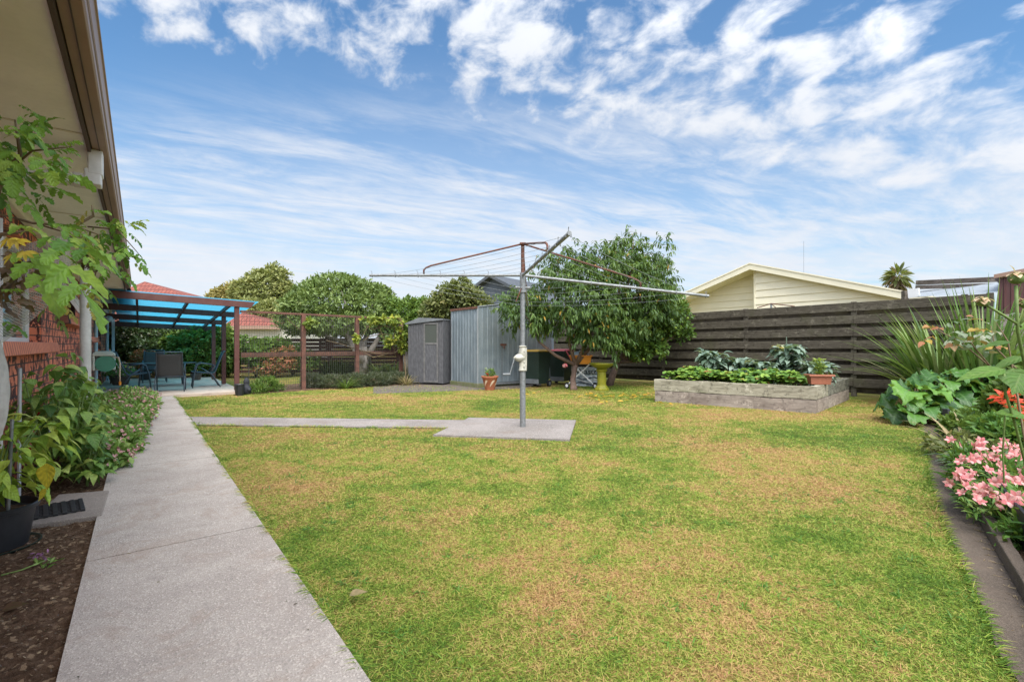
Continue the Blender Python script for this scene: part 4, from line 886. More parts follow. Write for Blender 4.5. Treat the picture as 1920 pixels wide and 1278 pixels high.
for i, e in enumerate(ends):
    o0 = np.array([A[0], A[1], JZ]); e2 = e
    am = build(MB().tube([lw(o0), lw(e2)], .021, 14), 'arm', 'galvtube', t, auto=50); hm = MB(); armp.append((o0, e2))
    dirn = (e2 - o0) / np.linalg.norm(e2 - o0)
    for a in (.985, .83, .68, .53, .375, .22):
        p_ = o0 + (e2 - o0) * a; c0 = Vector(lw(p_)); dv = Vector(dirn); sd_ = dv.cross(Vector((0, 0, 1))).normalized()
        hm = MB(); hm.tube([c0 + sd_ * .024 - Vector((0, 0, .03)), c0 + sd_ * .027, c0 + Vector((0, 0, .03)), c0 - sd_ * .027, c0 - sd_ * .024 - Vector((0, 0, .03))], .005, 6)
        hm.tube([c0 + Vector((0, 0, .025)), c0 + Vector((0, 0, .06)), c0 + Vector((0, 0, .065)) + dv * .02], .004, 6); build(hm, 'line_hook', 'galvtube', am)
    top = np.array([A[0], A[1], MZ]); k = o0 + (e2 - o0) * .64; kt = k + np.array([0, 0, .12])
    if i < 3: pts = [lw(top), lw(kt + (top - kt) * .07 + np.array([0, 0, .0])), lw(kt + (top - kt) * .02 - np.array([0, 0, .015])), lw(kt - np.array([0, 0, .04])), lw(k)]
    else: pts = [lw(top), lw(kt), lw(k)]
    build(MB().tube(pts, .0135, 10), 'strut', 'rusttube', t, smooth=True)
build(MB().box((0, 0, MZ - .026), (.09, .09, .03)), 'mast_cap', 'rusttube', t, bev=.005)
mb = MB()
order = [0, 1, 2, 3]
for a in (.985, .83, .68, .53, .375, .22):
    for i in range(4):
        o0, e1 = armp[i]; _, e2 = armp[(i + 1) % 4]; p1 = o0 + (e1 - o0) * a; p2 = o0 + (e2 - o0) * a
        pts = []
        for k in range(9):
            f = k / 8; q = p1 * (1 - f) + p2 * f; q = q - np.array([0, 0, .05 * a * 4 * f * (1 - f) + (.012)]); pts.append(lw(q))
        mb.tube(pts, .0021, 4, False)
build(mb, 'line_wires', 'linewire', t)

# ------------------------------------------------------------------ bins, trolley, sack, bird bath, pot
def make_bin():
    t = thing('wheelie_bin', (0, 0, 0), 'x', 'bin')
    def ring(w, d, z, y0=0): return [(-w, -d + y0, z), (w, -d + y0, z), (w, d + y0, z), (-w, d + y0, z)]
    mb = MB(); rs = [ring(.22, .26, .10), ring(.235, .275, .35), ring(.27, .33, .98), ring(.285, .345, 1.0), ring(.285, .345, 1.045), ring(.27, .33, 1.045)]
    for a, c in zip(rs[:-1], rs[1:]): mb.add(a + c, [(i, (i + 1) % 4, 4 + (i + 1) % 4, 4 + i) for i in range(4)])
    mb.add(rs[0], [(3, 2, 1, 0)]); mb.span((-.2, -.30, .42), (-.185, -.27, .95)).span((.185, -.30, .42), (.2, -.27, .95)); build(mb, 'body', 'bin', t, bev=.018)
    build(MB().span((-.235, -.29, .10), (.235, -.262, .24)), 'foot_panel', 'greypl', t, bev=.01)
    mb = MB(); mb.solid([(-.3, -.37, 1.048), (.3, -.37, 1.048), (.3, .36, 1.048), (-.3, .36, 1.048)], [(-.27, -.33, 1.095), (.27, -.33, 1.095), (.27, .33, 1.11), (-.27, .33, 1.11)]); build(mb, 'lid', 'binlid', t, bev=.012)
    build(MB().tube([(-.24, .40, 1.02), (.24, .40, 1.02)], .018, 10).beam((-.2, .33, 1.0), (-.2, .40, 1.02), .03, .03).beam((.2, .33, 1.0), (.2, .40, 1.02), .03, .03), 'handle', 'bin', t)
    for s in (-1, 1): 
        w = build(MB().tube([(s * .235, .24, .10), (s * .285, .24, .10)], .10, 20), 'wheel', 'rubber', t, auto=40); build(MB().tube([(s * .286, .24, .10), (s * .292, .24, .10)], .05, 14), 'hub', 'greypl', w)
    return t
bn = make_bin(); g_ = G(1006, 727); bn.location = (g_[0] + .05, g_[1] + .45, 0); bn.rotation_euler = (0, 0, R(-38)); tag(bn, 'dark green wheelie bin with yellow lid beside the galvanised shed', 'bin', 'wheelie bins')
b2 = copy_tree(bn); g_ = G(1056, 722); b2.location = (g_[0] - .02, g_[1] + .55, 0); b2.rotation_euler = (0, 0, R(-30)); b2['label'] = 'dark green wheelie bin with red lid, behind the peach tree trunk'
for c in b2.children:
    if c.name.startswith('lid'): c.data = c.data.copy(); c.data.materials.clear(); c.data.materials.append(M['redlid'])
g_ = G(1089, 727); t = thing('laundry_trolley', (g_[0], g_[1], 0), 'folding laundry trolley with crossed white legs and wheels under the peach tree', 'trolley', R(-8))
for y in (-.16, .16):
    for s in (-1, 1):
        build(MB().tube([(s * .40, y, .06), (-s * .26, y, .58)], .011, 8), 'leg', 'white', t)
        w = build(MB().tube([(s * .40, y - .018, .065), (s * .40, y + .018, .065)], .065, 16), 'wheel', 'rubber', t, auto=40); build(MB().tube([(s * .40, y - .022, .065), (s * .40, y + .022, .065)], .038, 12), 'rim', 'white', w)
build(MB().tube([(-.22, -.16, .58), (-.22, .16, .58)], .011, 8).tube([(.22, -.16, .58), (.22, .16, .58)], .011, 8), 'top_bar', 'white', t)
build(MB().tube([(-.22, .16, .58), (-.42, .16, .90), (-.42, -.16, .90), (-.22, -.16, .58)], .011, 8), 'push_handle', 'pinkcloth', t)
def basket(w, d, z0, z1, fl):
    mb = MB(); a = [(-w, -d, z0), (w, -d, z0), (w, d, z0), (-w, d, z0)]; c = [(-w - fl, -d - fl, z1), (w + fl, -d - fl, z1), (w + fl, d + fl, z1), (-w - fl, d + fl, z1)]
    mb.add(a + c, [(3, 2, 1, 0)] + [(i, (i + 1) % 4, 4 + (i + 1) % 4, 4 + i) for i in range(4)]); e = .03; q = [(x * (1 + e / w), y * (1 + e / d), z) for x, y, z in c]; q2 = [(x, y, z + .035) for x, y, z in q]; c2 = [(x, y, z + .035) for x, y, z in c]
    mb.add(c + q + q2 + c2, [(i, (i + 1) % 4, 4 + (i + 1) % 4, 4 + i) for i in range(4)] + [(4 + i, 4 + (i + 1) % 4, 8 + (i + 1) % 4, 8 + i) for i in range(4)] + [(8 + i, 8 + (i + 1) % 4, 12 + (i + 1) % 4, 12 + i) for i in range(4)]); return mb
tb_ = thing('laundry_basket', (g_[0], g_[1], 0), 'orange plastic laundry basket sitting on the folding trolley', 'basket', R(-8)); build(basket(.27, .17, .58, .76, .03), 'tub', 'orange', tb_, bev=.006); trol = t
mb = MB()
def cl_(u, v): a = u * 2 * math.pi; r = 1 - v; return (.26 * r * math.cos(a) + .02 * math.sin(7 * a), .16 * r * math.sin(a), .76 + .12 * (1 - r ** 2) + .025 * math.sin(5 * a + 9 * v))
o = build(mb.grid(cl_, 30, 8), 'peg_bag', simple('pale_blue_cloth', (.35, .50, .60), .8, .35, 12, c2=(.6, .65, .68)), None, smooth=True); o.location = (g_[0], g_[1], 0); tag(o, 'crumpled pale blue cloth piled in the orange basket', 'cloth')
for o_ in (t, tb_, o): o_.scale = (1.0, 1.0, 1.2)
gs = G(1100, 723.5); t = thing('waste_sack', (gs[0], gs[1] + .12, 0), 'grey woven sack printed Waste, standing behind the laundry trolley', 'sack', R(-4))
def sk(u, v):
    a = u * 2 * math.pi; w = .37 + .02 * math.sin(9 * v); cx, sy_ = math.copysign(abs(math.cos(a)) ** .55, math.cos(a)), math.copysign(abs(math.sin(a)) ** .55, math.sin(a))
    return (w * cx + .012 * math.sin(17 * v + 3 * a), .14 * sy_ + .012 * math.sin(23 * v + 4 * a), .56 * v + .01 * math.sin(5 * a))
build(MB().grid(sk, 40, 16), 'bag', 'sack', t, smooth=True)
fc = bpy.data.curves.new('print', 'FONT'); fc.body = 'Waste'; fc.size = .25; fc.extrude = .002; fc.align_x = 'CENTER'; fo = bpy.data.objects.new('lettering', fc); link(fo, t); fo.location = (.0, -.160, .36); fo.rotation_euler = (R(90), 0, 0); fc.materials.append(M['sacktext'])
bpy.context.view_layer.update(); me_ = bpy.data.meshes.new_from_object(fo.evaluated_get(bpy.context.evaluated_depsgraph_get())); fo2 = bpy.data.objects.new('printed_word', me_); link(fo2, t); fo2.location = fo.location; fo2.rotation_euler = fo.rotation_euler; bpy.data.objects.remove(fo)
def wav(u, v): x = -.33 + .66 * u; return (x, -.165 - .002, .08 + .05 * v + .035 * math.sin(u * 7) + .0)
for k in range(3):
    mb = MB()
    def wv2(u, v, k=k): return (-.33 + .66 * u, -.164 - .001 * k, .07 + .075 * k + .030 * v + .035 * math.sin(u * 7 + k))
    build(mb.grid(wv2, 20, 1), 'printed_wave', 'bluehouse' if k != 1 else 'whitedirty', t)
g_ = G(1128, 731); t = thing('bird_bath', g_, 'olive yellow glazed bird bath on a fluted pedestal by the tree', 'bird bath')
build(MB().lathe([(.21, 0), (.21, .04), (.175, .07), (.165, .10), (.125, .14), (.12, .5), (.15, .53), (.16, .56), (.13, .58)], (0, 0, 0), 12), 'pedestal', 'birdbath', t, bev=.004)
build(MB().lathe([(.13, .58), (.24, .64), (.33, .70), (.345, .735), (.335, .75), (.31, .74), (.22, .69), (.001, .67)], (0, 0, 0), 32, capt=False), 'bowl', 'birdbath', t, auto=50)
g_ = G(918.5, 731); t = thing('terracotta_pot', g_, 'tapered terracotta pot with cream swirls in front of the galvanised shed', 'pot')
build(MB().lathe([(.125, 0), (.21, .33), (.235, .35), (.24, .385), (.225, .39), (.20, .35), (.001, .34)], (0, 0, 0), 28, capt=False), 'pot_body', 'terra', t, auto=40)
mb = MB()
def swl(a0, a1, z0, z1, w, k):
    def fn(u, v):
        a = a0 + (a1 - a0) * u; z = z0 + (z1 - z0) * u + (v - .5) * w * math.sin(math.pi * u) ** .6 + k * math.sin(u * math.pi); z = min(.32, max(.01, z)); r = .125 + (.085) * z / .33 + .003
        return (r * math.cos(a), r * math.sin(a), z)
    return fn
for a in (-2.6, -1.55, -.6, 1, 2.3): mb.grid(swl(a, a + .75, .10, .27, .09, .03), 10, 3)
build(mb, 'cream_swirl', 'terracream', t)
bush('potted_annual', [(g_[0], g_[1], .46, .12, .12, .09)], 'small green annual with a red bloom in the terracotta pot', 'plant', 'l_mid', 60, L=.06, Wd=.02, base=(g_[0], g_[1], .34))
o = leaves('x', 'pt_red', [(g_[0] - .05, g_[1] - .1, .46)] * 8, rdir(8), rdir(8), .05, .04, 'round_', parent=bpy.data.objects['potted_annual']); o.name = 'red_bloom'
# pink hanging thing near trunk
g_ = at(1059, 681, 13.2); o = leaves('pink_fuchsia_bloom', 'pt_red', [g_] * 14, rng.normal(size=(14, 3)) * .4 + [0, 0, -1.], rdir(14), .12, .06, 'petal'); o.data.materials.clear(); o.data.materials.append(M['pt_pink']); tag(o, 'deep pink drooping bloom hanging left of the peach trunk', 'flower')

# ------------------------------------------------------------------ board fence
FA = np.array([9.86, 9.83]); FB = np.array([2.3, 18.2]); fd = (FB - FA); FLn = float(np.linalg.norm(fd)); fdn = fd / FLn
ft = thing('board_fence', (FA[0], FA[1], 0), 'tall weathered grey horizontal board fence along the right side', 'fence', math.atan2(fdn[1], fdn[0]))
# local x from right corner to the left, y away from the camera is negative
def fpx(px_):     # distance along the fence for an image column
    k = (px_ - 960) / F; return float((FA[0] - k * FA[1]) / (k * fdn[1] - fdn[0]))
posts = [0.05, fpx(1808), fpx(1600), fpx(1397), fpx(1241), fpx(1125), fpx(1040), FLn]
def ztop(x): return 2.30 - .013 * x
for x in posts: build(MB().span((x - .055, -.01, 0), (x + .055, -.105, ztop(x) + .02)), 'post', 'fence', ft, bev=.006)
side = 1   # garden side is +y in this frame (x runs right to left)
for a, c in zip(posts[:-1], posts[1:]):
    mb = MB(); mb2 = MB(); nb = 7; hz = ztop((a + c) / 2); pitch = (hz - .14) / nb
    for k in range(nb):
        z1 = hz - k * pitch; z0 = z1 - .205; jz = random.uniform(-.006, .006); jy = random.uniform(0, .006)
        z1a, z1c = z1 + (ztop(a) - hz), z1 + (ztop(c) - hz)
        mb.solid([(a + .004, .0 + jy, z1a - .205 + jz), (c - .004, .0 + jy, z1c - .205 - jz), (c - .004, .0 + jy, z1c - jz), (a + .004, .0 + jy, z1a + jz)], [(a + .004, .022 + jy, z1a - .205 + jz), (c - .004, .022 + jy, z1c - .205 - jz), (c - .004, .022 + jy, z1c - jz), (a + .004, .022 + jy, z1a + jz)])
        if k < nb: mb2.span((a + .002, -.11, z0 - .16), (c - .002, -.13, z0 + .05))
    build(mb, 'board_panel', 'fence', ft, bev=.004); build(mb2, 'rear_boards', 'fenceback', ft)

# raised bed
t = thing('raised_garden_bed', (bedFR[0], bedFR[1], 0), 'raised vegetable bed made of two courses of lichened timber sleepers', 'planter bed')
def wallseg(P0, P1, z0, z1, th, name, mat, inset=0):
    P0, P1 = np.array(P0), np.array(P1); d = (P1 - P0) / np.linalg.norm(P1 - P0); n_ = np.array([-d[1], d[0]])
    n = 14; mb = MB()
    def zz_(f): return z1 + .006 * math.sin(f * 19 + z1 * 40) 
    for i in range(n):
        a = P0 + (P1 - P0) * i / n; c = P0 + (P1 - P0) * (i + 1) / n; w1 = .004 * math.sin(i * 2.1); w2 = .004 * math.sin((i + 1) * 2.1)
        A_ = [(*(a + n_ * w1), z0), (*(c + n_ * w2), z0), (*(c + n_ * w2), zz_((i + 1) / n)), (*(a + n_ * w1), zz_(i / n))]
        B_ = [(*(a + n_ * th), z0), (*(c + n_ * th), z0), (*(c + n_ * th), zz_((i + 1) / n)), (*(a + n_ * th), zz_(i / n))]
        mb.add(A_ + B_, [(0, 1, 2, 3), (3, 2, 6, 7), (7, 6, 5, 4)] + ([(0, 3, 7, 4)] if i == 0 else []) + ([(1, 5, 6, 2)] if i == n - 1 else []))
    return build(mb, name, mat, t, world_=True)
zm = .245; zt_ = .485
frd = (bedFR - bedFL) / np.linalg.norm(bedFR - bedFL); sdd = (bedBR - bedFR) / np.linalg.norm(bedBR - bedFR)
wallseg(bedFL, bedFR, 0, zm - .008, .09, 'front_lower_sleeper', 'sleeperlow'); wallseg(bedFL - frd * .02, bedFR + frd * .01, zm + .004, zt_, .10, 'front_upper_sleeper', 'sleeper')
m1_ = bedFR + sdd * .95
for a, c in ((bedFR + sdd * .104, m1_ - sdd * .006), (m1_ + sdd * .006, bedBR)):
    wallseg(a, c, 0, zm - .008, .09, 'side_lower_sleeper', 'sleeperlow'); wallseg(a, c, zm + .004, zt_, .10, 'side_upper_sleeper', 'sleeper' if a is not m1_ and np.allclose(a, bedFR + sdd * .104) else 'sleeperlichen')
wallseg(bedBR - frd * .1, bedBL, 0, zt_, .09, 'rear_sleeper', 'sleeper'); wallseg(bedBL - sdd * .1, bedFL + sdd * .1, 0, zt_, .09, 'left_sleeper', 'sleeper')
q = [bedFL + frd * .05 + sdd * .05, bedFR - frd * .05 + sdd * .05, bedBR - frd * .05 - sdd * .05, bedBL + frd * .05 - sdd * .05]
build(MB().prism([tuple(x) for x in q], .1, .40), 'bed_soil', 'soil', t, world_=True)
# strawberries: many plants filling the bed, brassicas behind
def bedp(a, c): return bedFL + frd * a + sdd * c
sl = []; i = 0
nl = 1100; cs = [bedp(rng.uniform(.12, 2.65), rng.uniform(.12, 1.3)) for _ in range(nl)]
P = []; D = []; NN = []; rn = []
for c in cs:
    h = .50 + .17 * rng.random() + .05 * math.sin(c[0] * 5) + .04 * math.sin(c[1] * 9); a = rng.random() * 6.28; r0 = rng.random(); tl = rng.normal(size=3) * .3 + [0, -.1, 1.]
    for k in range(3):
        b_ = a + k * 2.09; P.append((c[0], c[1], h)); D.append((math.cos(b_), math.sin(b_), .25)); NN.append(tl); rn.append(min(1, r0 + rng.normal() * .04))
t = thing('strawberry_patch', (*bedp(1.4, .7), .40), 'bright green strawberry plants filling the front of the raised bed', 'plants')
leaves('foliage', 'l_straw', P, D, NN, .10, .09, 'round_', .15, .35, 2, parent=t, rnd=np.clip(np.array(rn), 0, 1), ruffle=.03)
mb = MB()
for c in cs[::3]: mb.tube([(c[0] + random.uniform(-.06, .06), c[1] + random.uniform(-.06, .06), .39), (c[0], c[1], .5)], .003, 4)
build(mb, 'stems', 'stemgreen', t, world_=True)
def rosette(name, c, label, mat, n, L, Wd, h, prof='spoon', group=None, droop=.5, ruffle=.06, stalk=True, cat='plant', upr=(.2, 1.2), lift=0, nv=4, spread=.1):
    t = thing(name, tuple(c), label, cat, 0, group); a = rng.random(n) * 6.28; e = rng.uniform(*upr, n); zz_ = c[2] + h * rng.random(n) + lift
    rr = spread * rng.random(n); P = np.stack([c[0] + np.cos(a) * rr, c[1] + np.sin(a) * rr, zz_], 1); D = np.stack([np.cos(a), np.sin(a), e], 1); NN = np.stack([-np.cos(a) * e, -np.sin(a) * e, np.ones(n)], 1) + rng.normal(size=(n, 3)) * .2
    leaves('foliage', mat, P, D, NN, L * (.7 + .5 * rng.random(n)), Wd * (.7 + .5 * rng.random(n)), prof, .25, droop, nv, ruffle, parent=t)
    build(MB().tube([tuple(c), (c[0] + .01, c[1], c[2] + h * .9 + lift)], .016, 7), 'stalk', 'stemgreen', t, world_=True); return t
br_ = [((1310, 664), 'leftmost blue green brassica at the left end of the raised bed'), ((1345, 670), 'blue green brassica second from the left in the raised bed'), ((1378, 676), 'blue green brassica with a yellowed leaf in the middle of the bed'), ((1412, 660), 'tallest brassica gone to a pale flower spike at the back of the bed'), ((1440, 680), 'rightmost drooping blue green brassica in the raised bed')]
for k, ((x, y), lb) in enumerate(br_):
    c = bedp(.55 + k * .52, 1.75 + .15 * (k % 2)); h = (HC - (y - HZ) / F * c[1]) - .40
    rosette('brassica_plant', (c[0], c[1] - .08 * (k % 3), .40), lb, 'l_brass', 230, .29, .15, h * (1.05, .9, .8, 1.15, .85)[k], group='brassicas in the raised bed', droop=.7, ruffle=.09, spread=.2, upr=(-.1, 1.6))
c = bedp(2.35, 1.85); o = build(MB().tube([(c[0] - .3, c[1], 1.0), (c[0] - .3, c[1], 1.42)], .01, 6), 'seed_spike', 'l_brass', bpy.data.objects['brassica_plant.003'], world_=True)
# rectangular planter on the bed corner
c = bedFR + sdd * .68 - frd * .09; t = thing('window_box', (c[0], c[1], zt_), 'rectangular terracotta coloured plastic planter on the corner of the raised bed', 'planter', math.atan2(frd[1], frd[0]) + .5)
mb = basket(.17, .08, .005, .16, .02); build(mb, 'trough', 'planter', t, bev=.004); build(MB().span((-.16, -.07, .12), (.16, .07, .14)), 'potting_soil', 'soil', t)
pc = (c[0] + .02, c[1] + .03, zt_ + .14)
rosette('succulent', pc, 'tall lime green succulent rising from the terracotta coloured planter', 'l_succ', 170, .10, .05, .34, 'spoon', droop=.1, ruffle=0, upr=(.0, .8), nv=2, spread=.04)
rosette('succulent', (pc[0] + .16, pc[1] - .02, zt_ + .13), 'dark purple succulent at the right end of the planter', 'l_purple', 40, .08, .04, .08, 'spoon', droop=.2, ruffle=0, upr=(0, .8), nv=2, spread=.05)
c2 = bedFR + sdd * .55 - frd * .45; rosette('succulent', (c2[0], c2[1], .42), 'low dark red succulent left of the planter', 'l_purple', 40, .1, .045, .06, 'spoon', droop=.2, ruffle=0, upr=(.2, .9), nv=2, spread=.05)
c3 = bedFR + sdd * .85 - frd * .03; o = build(MB().ball((c3[0], c3[1], zt_ + .06), .055, (1, 1, 1.1)).ball((c3[0] - .05, c3[1], zt_ + .03), .04), 'small_ornament', 'hose', smooth=True); tag(o, 'small pale orange ornament behind the planter on the bed edge', 'ornament')
# ------------------------------------------------------------------ neighbours beyond the fence
def W2(p0, d, a, off, z):
    n_ = np.array([-d[1], d[0]]); q = np.array(p0) + d * a + n_ * off; return (float(q[0]), float(q[1]), z)
hp = np.array([11.1, 22.0]); hd = np.array([.613, -.790])     # along the gable, towards the right
t = thing('cream_house', (hp[0], hp[1], 0), 'cream weatherboard house gable rising behind the board fence', 'house')
def hz(a): return 4.86 - abs(a) * (.318)
mb = MB(); 
def wallb(a0, a1, off, nm):
    mb = MB(); z = .2; k = 0
    while z < 4.9:
        z2 = z + .32; poly = []
        lim = lambda a: hz(a) - .12
        # clip the board by the roof line
        pts = [(a0, z), (a1, z)]
        xs_ = np.linspace(a0, a1, 25); top = [(x, min(z2, lim(x))) for x in xs_]; bot = [(x, min(z, lim(x))) for x in xs_]
        for i in range(24):
            if top[i][1] > z + .01 or top[i + 1][1] > z + .01:
                A1 = W2(hp, hd, top[i][0], off - .045, bot[i][1]); A2 = W2(hp, hd, top[i + 1][0], off - .045, bot[i + 1][1]); A3 = W2(hp, hd, top[i + 1][0], off - .002, max(top[i + 1][1], bot[i + 1][1])); A4 = W2(hp, hd, top[i][0], off - .002, max(top[i][1], bot[i][1]))
                B1 = W2(hp, hd, top[i][0], off, bot[i][1]); B2 = W2(hp, hd, top[i + 1][0], off, bot[i + 1][1]); mb.add([A1, A2, A3, A4, B1, B2], [(0, 1, 2, 3), (4, 5, 1, 0)])
        z = z2
    return build(mb, nm, 'cream', t, world_=True)
wallb(0.0, 6.4, 0, 'gable_wall'); wallb(-5.2, 0.0, .75, 'recessed_wall')
build(MB().add([W2(hp, hd, 0, 0, 0), W2(hp, hd, 0, .75, 0), W2(hp, hd, 0, .75, 4.74), W2(hp, hd, 0, 0, 4.74)], [(0, 1, 2, 3)]).beam(W2(hp, hd, 0.03, -.03, 0), W2(hp, hd, .03, -.03, 4.7), .07, .07, (1, 0, 0)), 'corner_wall', 'creamtrim', t, world_=True)
for nm, mt, o1, o2, za, zb in (('bargeboard', 'creamtrim', -.42, -.38, -.20, .04), ('barge_cap', 'cream', -.45, -.36, .045, .10), ('roof', 'galvroof', -.36, 9.0, .0, .06), ('eave_lining', 'cream', -.37, .75, -.14, -.12)):
    for a0, a1 in ((0, 6.8), (-5.6, 0)):
        mb = MB(); mb.solid([W2(hp, hd, a0, o1, hz(a0) + za), W2(hp, hd, a1, o1, hz(a1) + za), W2(hp, hd, a1, o2, hz(a1) + za), W2(hp, hd, a0, o2, hz(a0) + za)], [W2(hp, hd, a0, o1, hz(a0) + zb), W2(hp, hd, a1, o1, hz(a1) + zb), W2(hp, hd, a1, o2, hz(a1) + zb), W2(hp, hd, a0, o2, hz(a0) + zb)])
        build(mb, nm, mt, t, world_=True)
# lean-to roof behind the fence on the right
t = thing('lean_to_roof', (*at(1790, 700, 12.5)[:2], 0), 'corrugated lean-to roof with weathered beams behind the fence corner', 'lean-to')
def L_(px_, py_, Y_): return at(px_, py_, Y_)
a, c, e, f_ = L_(1722, 556, 11.6), L_(1868, 549, 9.8), L_(1885, 528, 11.4), L_(1722, 546, 13.6)
def corr(u, v):
    p0 = np.array(a) * (1 - u) + np.array(c) * u; p1 = np.array(f_) * (1 - u) + np.array(e) * u; q = p0 * (1 - v) + p1 * v; return (q[0], q[1], q[2] + .012 * math.sin(v * 2.4 / .08 * 6.28 / 3))
build(MB().grid(corr, 4, 60), 'corrugated_sheet', 'galvroof', t, world_=True)
build(MB().beam(L_(1719, 530, 13.4), L_(1905, 522, 11.6), .12, .12), 'upper_beam', 'weath', t, world_=True)
build(MB().beam(L_(1719, 538.5, 13.2), L_(1885, 534, 11.4), .12, .10), 'lower_beam', 'weath', t, world_=True)
build(MB().beam(L_(1697, 545, 13.4), (*L_(1697, 545, 13.4)[:2], 0), .12, .12, (1, 0, 0)).beam(L_(1880, 532, 11.6), (*L_(1880, 532, 11.6)[:2], 0), .12, .12, (1, 0, 0)), 'post', 'weath', t, world_=True)
build(MB().beam(L_(1703, 551, 12.2), L_(1724, 548, 12.0), .05, .22), 'white_flashing', 'white', t, world_=True)
# brown steel building on a block wall at the right
B0 = np.array([9.85, 9.76]); bd_ = np.array([.66, -.75]); bd_ /= np.linalg.norm(bd_)
t = thing('block_wall', (B0[0], B0[1], 0), 'grey concrete block wall at the right end of the board fence', 'wall', math.atan2(bd_[1], bd_[0]))
build(MB().span((0, 0, 0), (5.5, .19, 1.80)), 'blocks', 'block', t); build(MB().span((-.01, -.02, 1.80), (5.5, .21, 1.86)), 'coping', 'block', t, bev=.01)
for x in (.62, 2.6, 4.6): build(MB().span((x, -.10, 0), (x + .16, -.005, 1.79)), 'pier', 'block', t, bev=.006)
t = thing('brown_steel_shed', (B0[0], B0[1], 0), 'dark red brown ribbed steel shed standing above the block wall', 'shed', math.atan2(bd_[1], bd_[0]))
build(ribbed(0.02, 6, .30, 0, lambda x: 2.62 + .17 * x if x < 2 else 2.96, .10, 'x', -1, .02), 'steel_wall', 'brownsteel', t)
build(MB().add([(0.02, .30, 0), (0.02, 5, 0), (.02, 5, 2.62), (.02, .3, 2.62)], [(0, 1, 2, 3)]), 'end_wall', 'brownsteel', t)
build(MB().solid([(-.05, .2, 2.62), (2, .2, 2.97), (2, 5, 2.97), (-.05, 5, 2.62)], [(-.05, .2, 2.70), (2, .2, 3.05), (2, 5, 3.05), (-.05, 5, 2.70)]), 'roof_edge', 'gutter', t)
# far palm, antenna, neighbour clothesline, dark gabled house, red roofed house
pc = at(1683, 646, 60.); t = thing('palm_tree', (pc[0], pc[1], 0), 'fan palm with a shaggy trunk far behind the cream house', 'palm tree')
zt2 = at(1683, 528, 60)[2]; build(MB().tube([(pc[0], pc[1], 0), (pc[0], pc[1], zt2)], [.5, .45], 10), 'trunk', 'bark', t, world_=True)
n = 120; d = rdir(n); d[:, 2] = d[:, 2] * .9 + .15; P = np.array([pc[0], pc[1], zt2 + .6]) + d * .5
leaves('frond', 'l_olive', P, d, np.cross(d, rdir(n)), 1.35 * (.7 + .5 * rng.random(n)), .34, 'lance', .2, .3, 2, parent=t)
n = 120; d = nrm(rng.normal(size=(n, 3)) * [1, 1, .3] + [0, 0, -1.2]); P = np.array([pc[0], pc[1], zt2 - .2]) + rng.normal(size=(n, 3)) * [.4, .35, .5]
leaves('dead_skirt', 'l_dead', P, d, rdir(n), 1.3, .3, 'lance', .2, .3, 2, parent=t)
mb = MB(); a_ = at(1507, 452, 50); mb.tube([(a_[0], a_[1], 0), a_], .010, 6); o = build(mb, 'antenna_mast', 'blackpl'); tag(o, 'thin radio mast rising above the cream house roof', 'antenna')
c = at(1446, 569, 15.5); t = thing('neighbour_clothesline', (c[0], c[1], 0), 'rusty clothesline head showing just above the board fence', 'clothesline')
build(MB().tube([(c[0], c[1], 0), (c[0], c[1], c[2])], .03, 8), 'pole', 'galvtube', t, world_=True)
build(MB().tube([at(1420, 577, 15.0), c, at(1456, 578, 14.6)], .016, 6).tube([c, at(1490, 574, 15.5)], .016, 6), 'struts', 'rusttube', t, world_=True)
# dark house
p0 = np.array(at(925, 646, 34.)[:2]); dk_ = np.array([.82, -.57]); dk_ /= np.linalg.norm(dk_)
t = thing('slate_blue_house', (p0[0], p0[1], 0), 'dark slate blue gabled house behind the galvanised shed', 'house')
za = at(925, 519, 34)[2]
def hz2(a): return za - abs(a) * .50
build(MB().solid([W2(p0, dk_, -3.2, 0, 0), W2(p0, dk_, 5, 0, 0), W2(p0, dk_, 5, 0, hz2(5) - .1), W2(p0, dk_, 0, 0, za - .1), W2(p0, dk_, -3.2, 0, hz2(3.2) - .1)], [W2(p0, dk_, -3.2, 6, 0), W2(p0, dk_, 5, 6, 0), W2(p0, dk_, 5, 6, hz2(5) - .1), W2(p0, dk_, 0, 6, za - .1), W2(p0, dk_, -3.2, 6, hz2(3.2) - .1)]), 'gable_wall', 'bluehouse', t, world_=True)
for a0, a1 in ((0, 5.5), (-3.7, 0)):
    build(MB().solid([W2(p0, dk_, a, o_, hz2(a) - .06) for a, o_ in ((a0, -.5), (a1, -.5), (a1, 6.5), (a0, 6.5))], [W2(p0, dk_, a, o_, hz2(a) + .15) for a, o_ in ((a0, -.5), (a1, -.5), (a1, 6.5), (a0, 6.5))]), 'roof', 'blueroof', t, world_=True)
# red tiled house
Yr = 33.; ap = at(262, 526, Yr + 4); el = at(150, 612, Yr); er = at(524, 611, Yr); 
t = thing('red_roofed_house', (*at(330, 646, Yr)[:2], 0), 'pale rendered house with a terracotta tiled hip roof beyond the slat fence', 'house')
ze = er[2]; zp = ap[2]; xl = at(60, 612, Yr)[0]
build(MB().add([(xl, Yr, ze), (er[0], Yr, ze), (ap[0], Yr + 4.5, zp), (xl, Yr + 4.5, zp * .62 + ze * .38), (er[0], Yr + 9, ze), (xl, Yr + 9, ze)], [(0, 1, 2), (1, 4, 2), (4, 5, 2), (5, 0, 2)]), 'roof', 'rooftile', t, world_=True)
build(MB().span((xl + .3, Yr + .55, 0), (er[0] - .35 + .9, Yr + 8.5, ze - .10)), 'wall', 'creamwall', t, world_=True)
build(MB().span((xl, Yr - .08, ze - .22), (er[0] + .05, Yr + .02, ze + .02)), 'gutter', 'gutter', t, world_=True)
